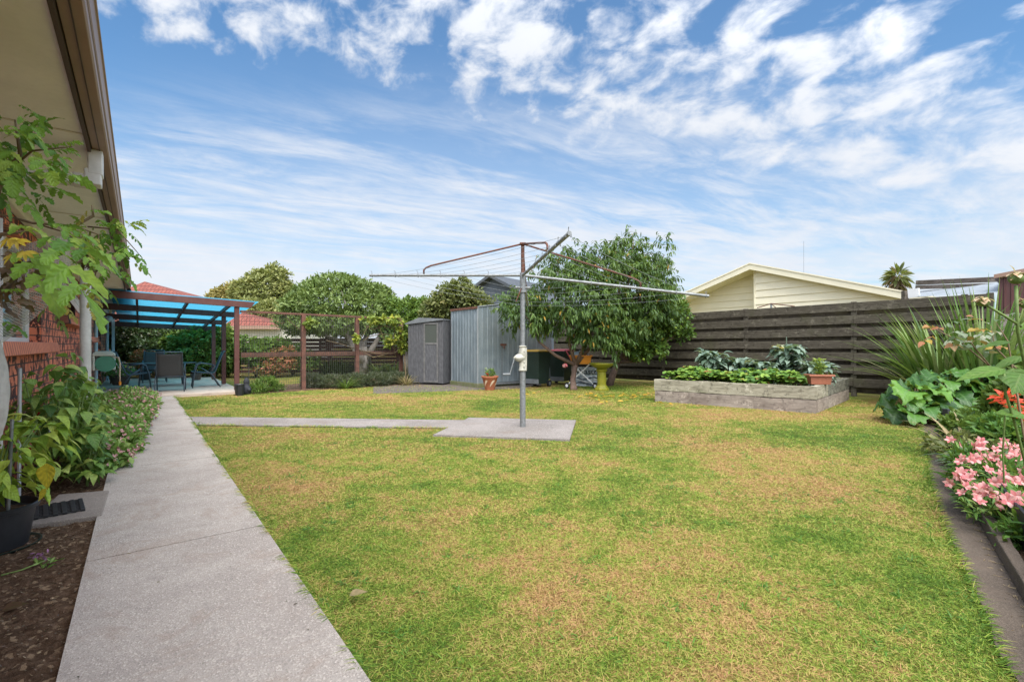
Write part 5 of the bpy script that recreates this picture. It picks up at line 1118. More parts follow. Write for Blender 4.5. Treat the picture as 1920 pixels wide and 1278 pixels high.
# slat fence at the back
q0 = np.array(G(180, 706)[:2]); q1 = np.array(G(880, 696)[:2]); sd_ = q1 - q0; sl_ = float(np.linalg.norm(sd_))
t = thing('slat_fence', (q0[0], q0[1], 0), 'dark red horizontal slat fence with narrow gaps behind the rear lawn', 'fence', math.atan2(sd_[1], sd_[0]))
xs_ = np.linspace(0, sl_, 10)
for a, c in zip(xs_[:-1], xs_[1:]):
    mb = MB()
    for z in np.arange(.06, 1.42, .165): mb.span((a + .0, 0, z), (c - .0, .02, z + (.135 if a < sl_ * .45 else .157)))
    build(mb, 'slat_panel', 'darkslat', t)
for x in xs_: build(MB().span((x - .05, .022, 0), (x + .05, .1, 1.5)), 'post', 'darkslat', t)

# ------------------------------------------------------------------ trees
def trunk_mesh(paths): 
    mb = MB()
    for pts, rs in paths: mb.tube(pts, rs, 9)
    return mb
# peach tree
TY = 13.7; tbp = G(1076, 731)
t = thing('peach_tree', (tbp[0], tbp[1], 0), 'large peach tree with drooping narrow leaves in front of the fence', 'tree')
A_ = lambda x, y, Y=TY: at(x, y, Y)
lobes = [lob(992, 582, 13.3, 44, 34), lob(1040, 555, 13.5, 58, 50), lob(1100, 560, 13.2, 62, 58), lob(1060, 500, 13.9, 36, 30), lob(1160, 540, 13.9, 66, 60), lob(1180, 476, 14.2, 22, 34), lob(1188, 448, 14.2, 9, 14), lob(1246, 478, 14.4, 9, 34), lob(1160, 472, 14.3, 16, 22), lob(1085, 478, 13.9, 14, 22), lob(1122, 478, 14., 14, 20), lob(1140, 500, 14.0, 40, 32), lob(1215, 560, 13.8, 46, 50), lob(1120, 612, 13.1, 44, 28), lob(1055, 596, 13.4, 50, 26), lob(1170, 610, 13.5, 40, 34), lob(1150, 655, 12.9, 12, 22), lob(965, 570, 13.6, 20, 26), lob(1212, 492, 14.6, 22, 26), lob(1240, 520, 14.4, 18, 30)]
fork = A_(1079, 684); mbt = MB().tube([tbp, A_(1074, 712), fork], [.10, .078, .07], 12)
mids = {}
limbs = [A_(1010, 640, 13.4), A_(1062, 600, 13.6), A_(1118, 610, 13.5), A_(1165, 590, 13.8)]
for li in limbs:
    f0_ = np.array(fork); l_ = np.array(li); m_ = f0_ * .5 + l_ * .5 + np.array([random.uniform(-.12, .12), 0, -.06]); mbt.tube([fork, tuple(m_), li], [.06, .045, .032], 9)
for lb_ in lobes:
    c = np.array(lb_[:3]); l_ = np.array(min(limbs, key=lambda q: np.linalg.norm(np.array(q) - c)))
    mbt.tube([tuple(l_), tuple(l_ * .5 + c * .5 + np.array([random.uniform(-.12, .12), random.uniform(-.1, .1), .06])), tuple(c)], [.03, .02, .007], 7)
for lb_, th in []:
    c = np.array(lb_[:3]); f0_ = np.array(fork); m_ = f0_ * .45 + c * .55 + np.array([random.uniform(-.15, .15), random.uniform(-.1, .1), -.05])
    mbt.tube([tuple(f0_), tuple(f0_ * .8 + m_ * .2 + np.array([0, 0, -.03])), tuple(m_), tuple(c)], [.055, .045, .03, .012], 8)
build(mbt, 'trunk', 'bark', t, world_=True, smooth=True)
ns = 1750; P0, N0 = shell(lobes, ns, .30, .85, .26)
# each sprig: a short drooping shoot with leaves along it
ax = nrm(N0 * .8 + rng.normal(size=(ns, 3)) * .45 + [0, 0, .25]); per = 13; k = np.repeat(np.arange(ns), per); f = np.tile(np.linspace(0, 1, per), ns)
B = P0[k] + ax[k] * (f * .30)[:, None] + np.array([0, 0, -1]) * (f ** 2 * .06)[:, None]
rad = nrm(np.cross(ax[k], rdir(len(k)))); D = nrm(rad * .8 + ax[k] * .5 + [0, 0, -.35]); NN = rng.normal(size=D.shape) * .4 + [0, 0, 1.]
rn = np.clip(rng.random(ns)[k] * .55 + rng.random(len(k)) * .44, 0, 1); rn[rng.random(len(k)) < .012] = 1.0
leaves('crown', 'l_peach', B, D, NN, .165 * (.75 + .5 * rng.random(len(k))), .042, 'lance', .3, .75, 2, parent=t, rnd=rn)
# citrus tree behind it on the right
t = thing('citrus_tree', (*G(1142, 723)[:2], 0), 'citrus tree with glossy leaves and green fruit against the board fence', 'tree')
cl = [lob(1215, 600, 14.6, 50, 46), lob(1260, 590, 14.3, 34, 34), lob(1240, 560, 14.6, 36, 30), lob(1180, 620, 14.8, 44, 50), lob(1280, 620, 14.2, 16, 18), lob(1205, 655, 14.2, 26, 20), lob(1160, 590, 15., 40, 40), lob(1238, 655, 14.1, 14, 18)]
g_ = G(1142, 723); mbt = MB().tube([g_, at(1150, 700, 14.6), at(1160, 675, 14.7)], [.13, .10, .08], 10)
for lb_ in cl: mbt.tube([at(1160, 678, 14.7), tuple(np.array(at(1160, 675, 14.7)) * .5 + np.array(lb_[:3]) * .5 + [0, 0, -.2]), lb_[:3]], [.05, .035, .012], 7)
build(mbt, 'trunk', 'bark', t, world_=True, smooth=True)
foliage(t, 'crown', 'l_citrus', cl, 1500, 7, .14, .115, .055, 'oval', .15, .28)
P, N_2 = shell(cl[:6], 70, .05)
fr = build(MB().ball((0, 0, 0), .038, n=8), 'fruit', 'citrus', t, smooth=True); 
for i in range(len(P)):
    o = fr if i == 0 else fr.copy()
    if i: col.objects.link(o)
    o.parent = t; q = P[i] - np.array(t.location); o.location = tuple(q + np.array([0, 0, -.04]))
# background trees
def bgtree(name, lobes, label, mat, n, per, L, Wd, trunk=None, bark='barkgrey', prof='oval', group=None, extra=None, **kw):
    c = np.array(lobes[0][:3]); base = trunk or (float(c[0]), float(c[1]), 0); t = thing(name, (base[0], base[1], 0), label, 'tree', 0, group)
    mb = MB(); f_ = np.array([base[0], base[1], min(l_[2] for l_ in lobes) * .55]); mb.tube([(base[0], base[1], 0), tuple(f_)], [.22, .16], 10)
    for l_ in lobes: mb.tube([tuple(f_), tuple(f_ * .5 + np.array(l_[:3]) * .5 - [0, 0, .2]), tuple(l_[:3])], [.10, .07, .02], 7)
    build(mb, 'trunk', bark, t, world_=True, smooth=True); foliage(t, 'crown', mat, lobes, n, per, L=L, Wd=Wd, prof=prof, **kw); return t
bgtree('dome_tree', [lob(640, 575, 21, 90, 46, 3.0), lob(640, 545, 21, 60, 28, 2), lob(590, 580, 21, 50, 34, 2), lob(700, 585, 21, 46, 36, 2), lob(560, 600, 21, 30, 26, 1.5), lob(640, 606, 20, 90, 22, 2.2), lob(700, 560, 21.5, 36, 26, 1.8)],
       'broad dome shaped evergreen tree behind the wire trellis', 'l_dome', 4600, 7, .15, .055, trunk=at(681, 646, 19.4)[:2], spread=.15, up=.5, thick=.12, rough=.07)
# leaning pale trunks below the dome
t2 = bpy.data.objects['dome_tree']; mb = MB(); mb.tube([(*G(683, 698)[:2], 0), at(676, 670, 19), at(664, 648, 19), at(640, 600, 19.6)], [.22, .17, .15, .1], 10); mb.tube([(*G(690, 698)[:2], 0), at(690, 665, 19.4), at(706, 640, 19.5), at(730, 600, 20)], [.16, .13, .1, .07], 9)
mb.tube([(*G(622, 690)[:2], 0), at(616, 655, 22), at(612, 625, 22), at(622, 600, 21.5)], [.13, .11, .1, .07], 9); mb.tube([at(616, 655, 22), at(628, 640, 22), at(634, 610, 22)], [.09, .08, .05], 8)
build(mb, 'trunk', 'barkgrey', t2, world_=True, smooth=True)
bgtree('tall_yellow_green_tree', [lob(495, 545, 40, 42, 34), lob(515, 520, 40, 24, 20), lob(465, 555, 40, 34, 28), lob(530, 560, 40, 28, 34), lob(488, 523, 40, 20, 16), lob(480, 590, 38, 60, 26)], 'tall yellow green tree left of the dome shaped tree', 'l_yell', 3400, 7, .25, .11, spread=.3, thick=.2, rough=.14)
bgtree('golden_tree', [lob(425, 552, 46, 22, 16), lob(405, 556, 46, 14, 10), lob(440, 545, 46, 18, 14), lob(418, 575, 46, 30, 16)], 'golden leaved tree just above the pergola roof end', 'l_gold', 1000, 7, .26, .12, spread=.3)
bgtree('laurel_hedge_tree', [lob(760, 590, 20, 34, 28), lob(795, 582, 20, 26, 22), lob(745, 620, 19.5, 30, 28), lob(790, 615, 19.5, 36, 30), lob(735, 580, 20.5, 14, 18), lob(822, 600, 20, 26, 28)], 'bright green leafy shrub tree between the dome tree and the sheds', 'l_mid', 1500, 7, .15, .07, spread=.12, out=.5, up=.7)
bgtree('sparse_brown_tree', [lob(850, 555, 18.5, 34, 26), lob(880, 560, 18.5, 30, 24), lob(835, 575, 18.5, 36, 26), lob(905, 572, 18.5, 20, 14), lob(865, 535, 18.5, 16, 12), lob(815, 590, 18.5, 30, 22)], 'sparse olive brown tree rising behind the galvanised shed', 'l_olive', 900, 6, .15, .075, bark='barkgrey', spread=.16, thick=.4)
bgtree('camellia_shrub', [lob(255, 630, 18.4, 44, 34), lob(300, 622, 18.8, 40, 34), lob(280, 655, 18.2, 44, 26), lob(235, 650, 18.2, 20, 28), lob(335, 625, 19, 30, 32), lob(222, 622, 18.2, 14, 18)], 'dark glossy camellia in front of the slat fence, seen under the pergola', 'l_dark', 1700, 7, .11, .055, trunk=G(268, 704)[:2], bark='barkgrey', spread=.12)
bgtree('broadleaf_shrub', [lob(365, 650, 17.8, 42, 34), lob(410, 640, 18.4, 32, 34), lob(350, 672, 17.6, 36, 22), lob(400, 675, 18, 34, 26), lob(430, 665, 18.5, 24, 34), lob(380, 620, 19, 30, 22), lob(330, 645, 18, 22, 18)], 'bright green shrub with drooping leaves behind the pergola posts', 'l_mid', 1900, 7, .14, .055, trunk=G(385, 706)[:2], spread=.13)
def shrub(name, lobes, label, mat, n, per, L, Wd, **kw): return bush(name, lobes, label, 'shrub', mat, n, per, L=L, Wd=Wd, **kw)
shrub('red_flower_shrub', [lob(275, 680, 17.2, 24, 20), lob(300, 690, 17.2, 22, 14), lob(262, 668, 17.3, 14, 12)], 'shrub speckled with red leaves behind the left patio chair', 'l_red', 420, 6, .07, .04)
shrub('hydrangea_shrub', [lob(462, 650, 18.2, 26, 20), lob(478, 665, 18, 22, 22), lob(500, 645, 18.6, 20, 10)], 'leafy hydrangea behind the first trellis panel', 'l_mid', 480, 6, .12, .08)
shrub('nandina_shrub', [lob(500, 672, 18.3, 24, 14), lob(530, 662, 18.6, 24, 12), lob(498, 690, 18, 22, 10), lob(528, 680, 18.5, 26, 16)], 'low shrub with salmon red leaves behind the trellis mesh', 'l_red', 620, 6, .09, .05)
shrub('rounded_green_shrub', [lob(525, 645, 19.5, 22, 12), lob(545, 660, 19.3, 24, 18), lob(575, 675, 19.4, 24, 18)], 'plain green shrub against the slat fence right of the hydrangea', 'l_mid', 420, 6, .1, .05)
def strapplant(name, c, label, n, L, Wd, mat='l_strap', spread=.2, upr=(.6, 2.2), droop=.55, cat='plant', group=None, parent=None):
    t = thing(name, (float(c[0]), float(c[1]), float(c[2])), label, cat, 0, group); a = rng.random(n) * 6.28; e = rng.uniform(*upr, n); r = spread * rng.random(n)
    P = np.stack([c[0] + np.cos(a) * r, c[1] + np.sin(a) * r, np.full(n, c[2])], 1); D = np.stack([np.cos(a), np.sin(a), e], 1); NN = np.stack([-np.cos(a) * e, -np.sin(a) * e, np.ones(n)], 1)
    leaves('leaf_blades', mat, P, D, NN, L * (.6 + .5 * rng.random(n)), Wd, [.6, .85, 1, 1, .9, .75, .5, .25, .02], .35, droop, 2, parent=t); return t
for k, (x, y, lb) in enumerate([(617, 702, 'dark strappy clump behind the second trellis panel, the left one'), (640, 702, 'dark strappy clump at the middle of the second trellis panel'), (658, 700, 'dark strappy clump close to the third trellis post')]):
    strapplant('agapanthus', G(x, y), lb, 110, 1.0, .05, group='strappy clumps behind the trellis')
for k, (x, y, lb) in enumerate([(712, 704, 'strappy clump right of the large grey trunk'), (738, 704, 'strappy clump behind the last trellis post')]):
    strapplant('agapanthus', G(x, y), lb, 90, .9, .05, group='strappy clumps behind the trellis', mat='l_strap')
# low lavender row along the trellis
for k, (x, y, rx, ry, lb) in enumerate([(588, 716, 22, 14, 'low grey green lavender at the second trellis post'), (622, 716, 30, 12, 'low lavender mound under the second trellis panel'), (668, 714, 26, 12, 'lavender mound at the foot of the third trellis post'), (708, 712, 26, 11, 'lavender mound under the last trellis panel'), (742, 709, 24, 9, 'small lavender mound near the dark shed')]):
    Y_ = 1125 / (y + 11 - 646.); shrub('lavender_bush', [lob(x, y, Y_, rx, ry)], lb, 'l_lav', 420, 7, .10, .012, group='lavender mounds along the trellis', up=.9, zmin=.01, spread=.06)
strapplant('dry_grass_clump', G(648, 728), 'yellow green strappy clump among the lavender', 60, .55, .03, 'l_strapbig', .1)
strapplant('dry_grass_clump', G(762, 722), 'straw coloured grassy clump beside the dark shed corner', 70, .5, .02, 'l_dry', .12)
shrub('young_perennial', [lob(498, 722, 12.6, 22, 12), lob(480, 730, 12.3, 14, 8), lob(515, 728, 12.9, 16, 8)], 'bright feathery green plant in the bed at the pergola corner', 'l_mid', 300, 6, .09, .018, up=.8)
# vine on the trellis
t = thing('trellis_vine', (float(T1[0]), float(T1[1]) - .1, 0), 'rambling yellow green vine with bare stems on the trellis mesh', 'vine')
Yv = lambda x: 12.28 + (x - 450) / (754 - 450) * 3.4
def vp(x, y): return at(x, y, Yv(x) - .08)
mb = MB()
for pts in ([(756, 655), (735, 662), (700, 662), (670, 655), (640, 645), (612, 638)], [(756, 610), (740, 630), (715, 625), (690, 632), (680, 640)], [(532, 588), (545, 604), (560, 616), (578, 624)], [(745, 600), (735, 640), (742, 668)], [(750, 620), (720, 610), (700, 618), (685, 610)], [(756, 640), (730, 600), (705, 596)], [(668, 648), (690, 612), (712, 600)], [(740, 655), (722, 640), (708, 606)], [(670, 655), (700, 670), (730, 662)]):
    mb.tube([vp(*q) for q in pts], .013, 6)
mb.tube([(*G(762, 722)[:2], 0), vp(758, 660), vp(752, 605)], .02, 6); build(mb, 'vine_stems', 'stembrown', t, world_=True, smooth=True)
vl = [lob(742, 602, 15.3, 16, 8, .12), lob(752, 625, 15.4, 12, 10, .12), lob(718, 600, 15., 24, 5, .12), lob(756, 648, 15.5, 8, 12, .12), lob(690, 600, 14.7, 16, 5, .1), lob(670, 632, 14.4, 6, 8, .1), lob(583, 606, 13.4, 10, 6, .1), lob(735, 640, 15.2, 14, 10, .1)]
foliage(t, 'foliage', 'l_vine', vl, 170, 4, .06, .12, .09, 'ovate', .5, .3)

# ------------------------------------------------------------------ right hand bed
strapplant('tall_strappy_plant', (*G(1768, 762)[:2], .05), 'tall arching strap leaved plant in front of the fence at right', 230, 2.1, .075, 'l_strapbig', .35, (.7, 4.5), .42)
strapplant('tall_strappy_plant', (*at(1850, 700, 8.6)[:2], .05), 'upright strap leaved plant in the fence corner by the block wall', 110, 2.3, .065, 'l_strapbig', .25, (2.2, 7), .25)
def rhub(c, label, n, h, r):
    t = thing('rhubarb_plant', (c[0], c[1], .05), label, 'plant', 0, 'large leaved rhubarb plants'); mb = MB(); P = []; D = []; NN = []
    for i in range(n):
        a = i * 2.4 + random.uniform(-.3, .3); rr = r * (.15 + .85 * ((i + .5) / n) ** .6); hh = h * (1.02 - .85 * (i / n) + random.uniform(-.08, .08)); e = (c[0] + rr * .6 * math.cos(a), c[1] + rr * .6 * math.sin(a), .05 + hh)
        mb.tube([(c[0], c[1], .05), (c[0] + .2 * rr * math.cos(a), c[1] + .2 * rr * math.sin(a), .05 + hh * .6), e], [.014, .012, .009], 6); P.append(e); D.append((math.cos(a) * .9, math.sin(a) * .9 - .25, random.uniform(-.25, .5))); NN.append((-.25 * math.cos(a) + random.uniform(-.3, .3), -.25 * math.sin(a) - .25 + random.uniform(-.2, .2), 1))
    n_ = len(P); P.reverse
    leaves('foliage', 'l_rhub', P, D, NN, .46 * (.75 + .5 * rng.random(n_)), .44 * (.75 + .5 * rng.random(n_)), [float(e_ * (1 if i_ % 2 else .80)) for i_, e_ in enumerate(np.interp(np.linspace(0, 1, 21), [0, .1, .3, .5, .75, .92, 1], [.5, .9, 1.05, .92, .6, .3, .03]))], .16, .7, 10, .10, parent=t)
    build(mb, 'stalks', simple('rhubarb_stalk', (.22, .10, .07), .5, .3, 9, c2=(.14, .2, .05)), t, world_=True)
rc = [((1715, 800), .55, .50, 'leftmost rhubarb plant with huge leaves spilling over the lawn edge', 22), ((1775, 790), .72, .50, 'tall rhubarb plant in front of the strappy leaves', 26), ((1835, 790), .70, .5, 'rhubarb plant below the block wall', 24), ((1900, 795), .72, .5, 'rhubarb plant at the far right edge of the bed', 24)]
for (x, y), h, r, lb, n in rc: rhub(G(x, y - 8), lb, n, h, r)
# alstroemeria clump
fl_ = []
t = thing('alstroemeria_clump', (3.5, 3.6, .05), 'clump of pink lily flowers spilling over the kerb at right', 'flowers')
apts = []
random.seed(9)
for i in range(108):
    px_ = random.uniform(1790, 1975); py_ = random.uniform(836, 945); 
    if px_ < 1830 and 870 < py_ < 885: continue
    if px_ < 1790 + (py_ - 900) * .9: continue
    Y_ = 4.2 - (py_ - 836) / 109 * 1.15 + random.uniform(-.1, .1); apts.append(at(px_, py_, Y_))
apts = [at(1782, 826, 4.6), at(1797, 834, 4.5), at(1822, 838, 4.4), at(1781, 905, 3.5), at(1795, 893, 3.55), at(1810, 896, 3.5), at(1805, 925, 3.25), at(1838, 828, 4.6), at(1880, 828, 4.4), at(1895, 988, 2.9), at(1912, 975, 2.9)] + apts
def flower_mesh():
    P = [(0, 0, 0)] * 6; D = []; NN = []
    for k in range(6):
        a = k * math.pi / 3; D.append((math.cos(a), math.sin(a), 1.35)); NN.append((-math.cos(a), -math.sin(a), 1))
    return leaves('flower', 'pt_pink', P, D, NN, .068, .036, 'petal', .12, .05, 2, rnd=np.array([.2, .8, .4, .9, .3, 1.]), curl=.7, world_=False)
f0_ = flower_mesh(); meshes = [f0_.data]
for k in range(3):
    m_ = f0_.data.copy(); v_ = np.zeros(len(m_.vertices) * 3, np.float32); m_.vertices.foreach_get('co', v_); v_ += rng.normal(size=len(v_)) * .0018; m_.vertices.foreach_set('co', v_); meshes.append(m_)
mb = MB(); LP = []; LD = []
for i, p_ in enumerate(apts[:99]):
    o = f0_ if i == 0 else f0_.copy()
    if i: col.objects.link(o)
    o.data = meshes[i % 4]; o.parent = t; o.location = (p_[0] - 3.5, p_[1] - 3.6, p_[2] - .05); o.rotation_euler = (random.uniform(.5, 1.45), random.uniform(-.6, .6), random.uniform(-1.0, .8)); s_ = random.uniform(.55, .92); o.scale = (s_, s_, s_)
    b0 = (p_[0] + random.uniform(.02, .22), p_[1] + random.uniform(.0, .2), .05); mb.tube([b0, ((b0[0] + p_[0]) / 2, (b0[1] + p_[1]) / 2, p_[2] * .55), (p_[0], p_[1], p_[2] - .0)], .003, 5)
    for q in range(17):
        f = random.uniform(.15, .97); LP.append([b0[j] * (1 - f) + p_[j] * f for j in range(3)]); LD.append((random.uniform(-1, 1), random.uniform(-1, 1), random.uniform(-.1, .9)))
build(mb, 'stems', 'stemgreen', t, world_=True)
leaves('foliage', 'l_alst', LP, LD, rng.normal(size=(len(LP), 3)) * .4 + [0, 0, 1.], .085, .017, 'lance', .2, .35, 2, parent=t)
shrub('lily_foliage', [lob(1812, 868, 4.2, 20, 22), lob(1885, 905, 3.9, 70, 34), lob(1935, 965, 3.15, 44, 34), lob(1842, 930, 3.6, 26, 18), lob(1912, 1010, 2.85, 20, 22), lob(1960, 1000, 2.9, 40, 40)], 'bright green leaves below the pink lily flowers', 'l_alst', 620, 7, .085, .018, base=(3.7, 3.5, .05), up=.7, prof='lance')
shrub('leafy_border_plant', [lob(1800, 800, 6.0, 26, 14), lob(1838, 806, 5.6, 30, 16), lob(1822, 792, 6.2, 30, 12)], 'mid green leafy plant filling the bed between the rhubarb and the lilies', 'l_mid', 420, 7, .09, .04, up=.7)
shrub('leafy_border_plant', [lob(1880, 806, 5.2, 34, 18), lob(1920, 800, 5.0, 34, 20), lob(1900, 822, 4.8, 40, 14)], 'brighter green leafy plant behind the scarlet flower stalk', 'l_alst', 420, 7, .10, .03, up=.7)
shrub('tangled_border_shrub', [lob(1905, 740, 5.6, 30, 24), lob(1935, 700, 5.4, 26, 40), lob(1875, 765, 5.8, 22, 16)], 'tall tangled pale green shrub at the right edge behind the scarlet flower', 'l_mid', 420, 6, .10, .04, up=.6, rough=.3)
# black mesh edging
E1 = [p_ + n_ * .115 for p_, n_ in zip(Rs, Rn)]; E2 = [p_ + n_ * .128 for p_, n_ in zip(Rs, Rn)]
o = build(MB().add(*sweep(E1[3:], E2[3:], .04, .27, .02)), 'mesh_edging', 'edging'); tag(o, 'low black mesh garden edging behind the kerb', 'edging')
g_ = G(1768, 815); o = build(MB().beam((g_[0] + .05, g_[1], .02), (g_[0] + .06, g_[1] + .02, .36), .085, .035, (1, 0, 0)), 'edging_stake', 'blackpl', bev=.004); tag(o, 'black plastic stake at the far end of the kerb', 'stake')
strapplant('bulb_foliage', (*at(1900, 800, 4.2)[:2], .05), 'grey green strappy bulb leaves below the scarlet flower', 45, .62, .035, 'l_nerine', .18, (.3, 1.8), .7)
strapplant('bulb_foliage', (*at(1812, 815, 5.4)[:2], .05), 'straw coloured dying bulb leaves between rhubarb and lilies', 22, .6, .03, 'l_dry', .15, (.8, 2.2), .5)
shrub('ground_herb', [(*at(1800, 815, 5.2)[:2], .14, .25, .35, .12), (*at(1850, 822, 4.7)[:2], .16, .3, .35, .12)], 'low mixed herbs between the kerb and the rhubarb', 'l_olive', 260, 6, .06, .03)
p_ = at(1886, 752, 3.3); t = thing('scarlet_lily', (p_[0] + .1, p_[1] + .1, .05), 'scarlet spidery flower head on a stalk among the bulb leaves', 'flower')
n = 55; d = rdir(n); d[:, 2] = np.abs(d[:, 2]) * .7; leaves('petals', 'pt_red', np.array(p_) + d * .035 + rng.normal(size=(n, 3)) * .022, d, rdir(n), .055, .016, 'lance', .2, .2, 2, parent=t, curl=-.6)
p2 = at(1918, 772, 3.2); leaves('petals', 'pt_red', np.array(p2) + rng.normal(size=(24, 3)) * .02, rdir(24), rdir(24), .05, .016, 'lance', .2, .2, 2, parent=t)
build(MB().tube([(p_[0] + .1, p_[1] + .1, .05), (p_[0] + .03, p_[1] + .05, .5), p_], .006, 6), 'stalk', 'stemgreen', t, world_=True)
# roses leaning in at the right
def stem(pts, r): return MB().tube([at(*q) for q in pts], r, 7)
t = thing('rose_bush', (*at(1960, 900, 2.6)[:2], .05), 'rose with bronze and silvery leaves rising at the right edge', 'rose'); b_ = t.location
mb = MB(); bs = (b_[0], b_[1], .05)
for pts in ([bs, at(1905, 720, 3.0), at(1860, 690, 3.1), at(1800, 640, 3.2), at(1745, 612, 3.3)], [bs, at(1915, 700, 2.9), at(1865, 650, 3.0), at(1858, 610, 3.0)], [at(1860, 690, 3.1), at(1830, 655, 3.1), at(1805, 620, 3.1)], [bs, at(1890, 640, 2.9), at(1868, 605, 2.9)]): mb.tube(pts, [.0045] * (len(pts) - 1) + [.002], 6)
build(mb, 'stems', 'stembrown', t, world_=True, smooth=True)
cpt = [(1760, 615), (1790, 622), (1775, 610), (1808, 625), (1825, 632), (1850, 618), (1862, 640), (1840, 648), (1820, 650), (1872, 622), (1855, 662), (1835, 628), (1800, 655), (1880, 650), (1748, 632), (1785, 640), (1868, 600), (1845, 605)]
P = []; D = []; NN = []; rn = []
for (x, y) in cpt:
    c = np.array(at(x, y, 3.1 + random.uniform(-.15, .15))); d0 = nrm(rng.normal(size=3) * [1, .5, .4]); sd0 = nrm(np.cross(d0, [0, 0, 1])); r0 = random.random()
    for k, (f, s_) in enumerate([(0, 1), (0, -1), (.045, 1), (.045, -1), (.07, 0)]):
        P.append(c + d0 * f); D.append(d0 * (.4 if s_ else 1) + sd0 * s_ * .9); NN.append(rng.normal(size=3) * .35 + [0, -.3, 1.]); rn.append(np.clip(r0 + rng.normal() * .12, 0, 1))
leaves('foliage', 'l_rose', P, D, NN, .058, .034, 'ovate', .2, .35, 2, parent=t, rnd=np.array(rn))
t = thing('spent_rose', (*at(1990, 900, 2.2)[:2], .05), 'rose cane with faded buds and large fresh green leaves at the right edge', 'rose'); mb = MB(); b_ = t.location; bs = (b_[0], b_[1], .05)
for pts, r in (([bs, at(1925, 700, 2.1), at(1908, 620, 2.0), at(1905, 535, 2.0)], .006), ([at(1915, 612, 2.0), at(1880, 590, 2.0), at(1850, 572, 2.0)], .005), ([bs, at(1905, 800, 2.0), at(1885, 735, 2.0), at(1882, 700, 2.0)], .005), ([at(1912, 608, 2.0), at(1925, 590, 2.), at(1935, 575, 2.)], .004)): mb.tube([p for p in pts], r, 7)
build(mb, 'stems', 'stemgreen', t, world_=True, smooth=True)
for (x, y, s_) in ((1843, 566, 1), (1907, 522, 1.25), (1925, 570, 1.0)):
    c = np.array(at(x, y, 2.0)); build(MB().ball(tuple(c), .020 * s_, (1.2, 1.1, .95)), 'rose_hip', 'stemgreen', t, world_=True, smooth=True)
    n = 12; d = nrm(rng.normal(size=(n, 3)) * [1, 1, .25] + [-.5, 0, .2]); leaves('petals', 'pt_cream', c + [0, 0, .012 * s_] + rng.normal(size=(n, 3)) * .004, d, np.tile([0, 0, 1.], (n, 1)), .036 * s_, .022, 'petal', .2, .5, 2, parent=t)
P = [at(1885, 692, 2.0), at(1900, 690, 2.0), at(1895, 640, 2.1), at(1920, 668, 2.1), at(1900, 618, 2.1), at(1915, 700, 1.9), at(1925, 780, 2.0), at(1940, 800, 1.9)]
D = [(-1, -.1, -.08), (-.15, -.5, -.9), (-1, .2, -.15), (-1, 0, -.3), (.6, -.3, .35), (-.7, -.4, -.5), (-.9, 0, .2), (-.5, -.3, .5)]
NN = [(.1, -.5, 1), (-.5, -1, .1), (0, -.3, 1), (.2, -.4, 1), (-.2, -.5, 1), (-.3, -.9, .5), (.2, -.6, 1), (0, -.8, 1)]
leaves('foliage', 'l_rosegreen', P, D, NN, [.235, .12, .12, .16, .1, .13, .14, .15], [.075, .12, .05, .05, .045, .08, .07, .08], 'ovate', .12, .12, 4, parent=t, ruffle=.01)

# ------------------------------------------------------------------ left bed plants
def pepper(c, label, h, r, n, mat='l_pepper', L=.15, Wd=.078, fruits=0, stake=False, group='pepper plants along the house wall', z0=0.02):
    t = thing('pepper_plant', (c[0], c[1], z0), label, 'plant', 0, group); mb = MB(); P = []; D = []; NN = []
    br = []
    for i in range(9):
        a = i * 2.4; top = (c[0] + r * .6 * math.cos(a), c[1] + r * .6 * math.sin(a), z0 + h * random.uniform(.6, 1)); m_ = (c[0] + r * .2 * math.cos(a), c[1] + r * .2 * math.sin(a), z0 + h * .4)
        mb.tube([(c[0], c[1], z0), (c[0], c[1], z0 + h * .22), m_, top], [.011, .009, .006, .003], 6); br.append((m_, top))
    lobes_ = [(c[0], c[1], z0 + h * .58, r * .85, r * .85, h * .34), (c[0] + r * .3, c[1] - r * .3, z0 + h * .40, r * .8, r * .8, h * .28)] + [(c[0] + r * random.uniform(-.7, .7), c[1] + r * random.uniform(-.7, .7), z0 + h * random.uniform(.55, 1.02), r * .4, r * .4, h * .16) for _ in range(3)]
    P_, N2 = shell(lobes_, int(n * 1.7), .25, z0 + .06, .3); n = int(n * 1.7); D = nrm(N2 * [1, 1, .3] + rng.normal(size=N2.shape) * .35); NN = nrm(N2 * .5 + [0, 0, .9] + rng.normal(size=N2.shape) * .3)
    leaves('foliage', mat, P_ - D * .05, D, NN, L * (.6 + .6 * rng.random(n)), Wd * (.6 + .6 * rng.random(n)), 'ovate', .22, .75, 4, .018, parent=t)
    build(mb, 'stems', 'stemgreen', t, world_=True, smooth=True)
    for k in range(fruits):
        a = random.uniform(-2.6, -.4); q = (c[0] + r * .85 * math.cos(a), c[1] + r * .85 * math.sin(a), z0 + h * random.uniform(.3, .7)); build(MB().lathe([(.004, .045), (.03, .042), (.038, .02), (.034, -.02), (.02, -.05), (.001, -.055)], q, 10), 'fruit', 'fruitred', t, world_=True, smooth=True)
    return t
pepper(W(5.55, -.60), 'dark green pepper plant nearest the window sill, staked', 1.02, .26, 60, fruits=1)
pepper(W(5.85, -.48), 'leafy pepper plant with a dark red fruit in front of the brick wall', .98, .31, 110, fruits=2)
pepper(W(6.5, -.52), 'middle pepper plant with drooping leaves near the white downpipe', .92, .30, 110, fruits=1)
pepper(W(7.15, -.50), 'pepper plant in front of the foot of the white downpipe', .86, .30, 100)
pepper(W(5.55, -.36), 'low pepper plant leaning over the bed edge by the rubber mat', .50, .20, 60)
pepper(W(7.9, -.55), 'farthest pepper plant just behind the white downpipe', .80, .26, 80)
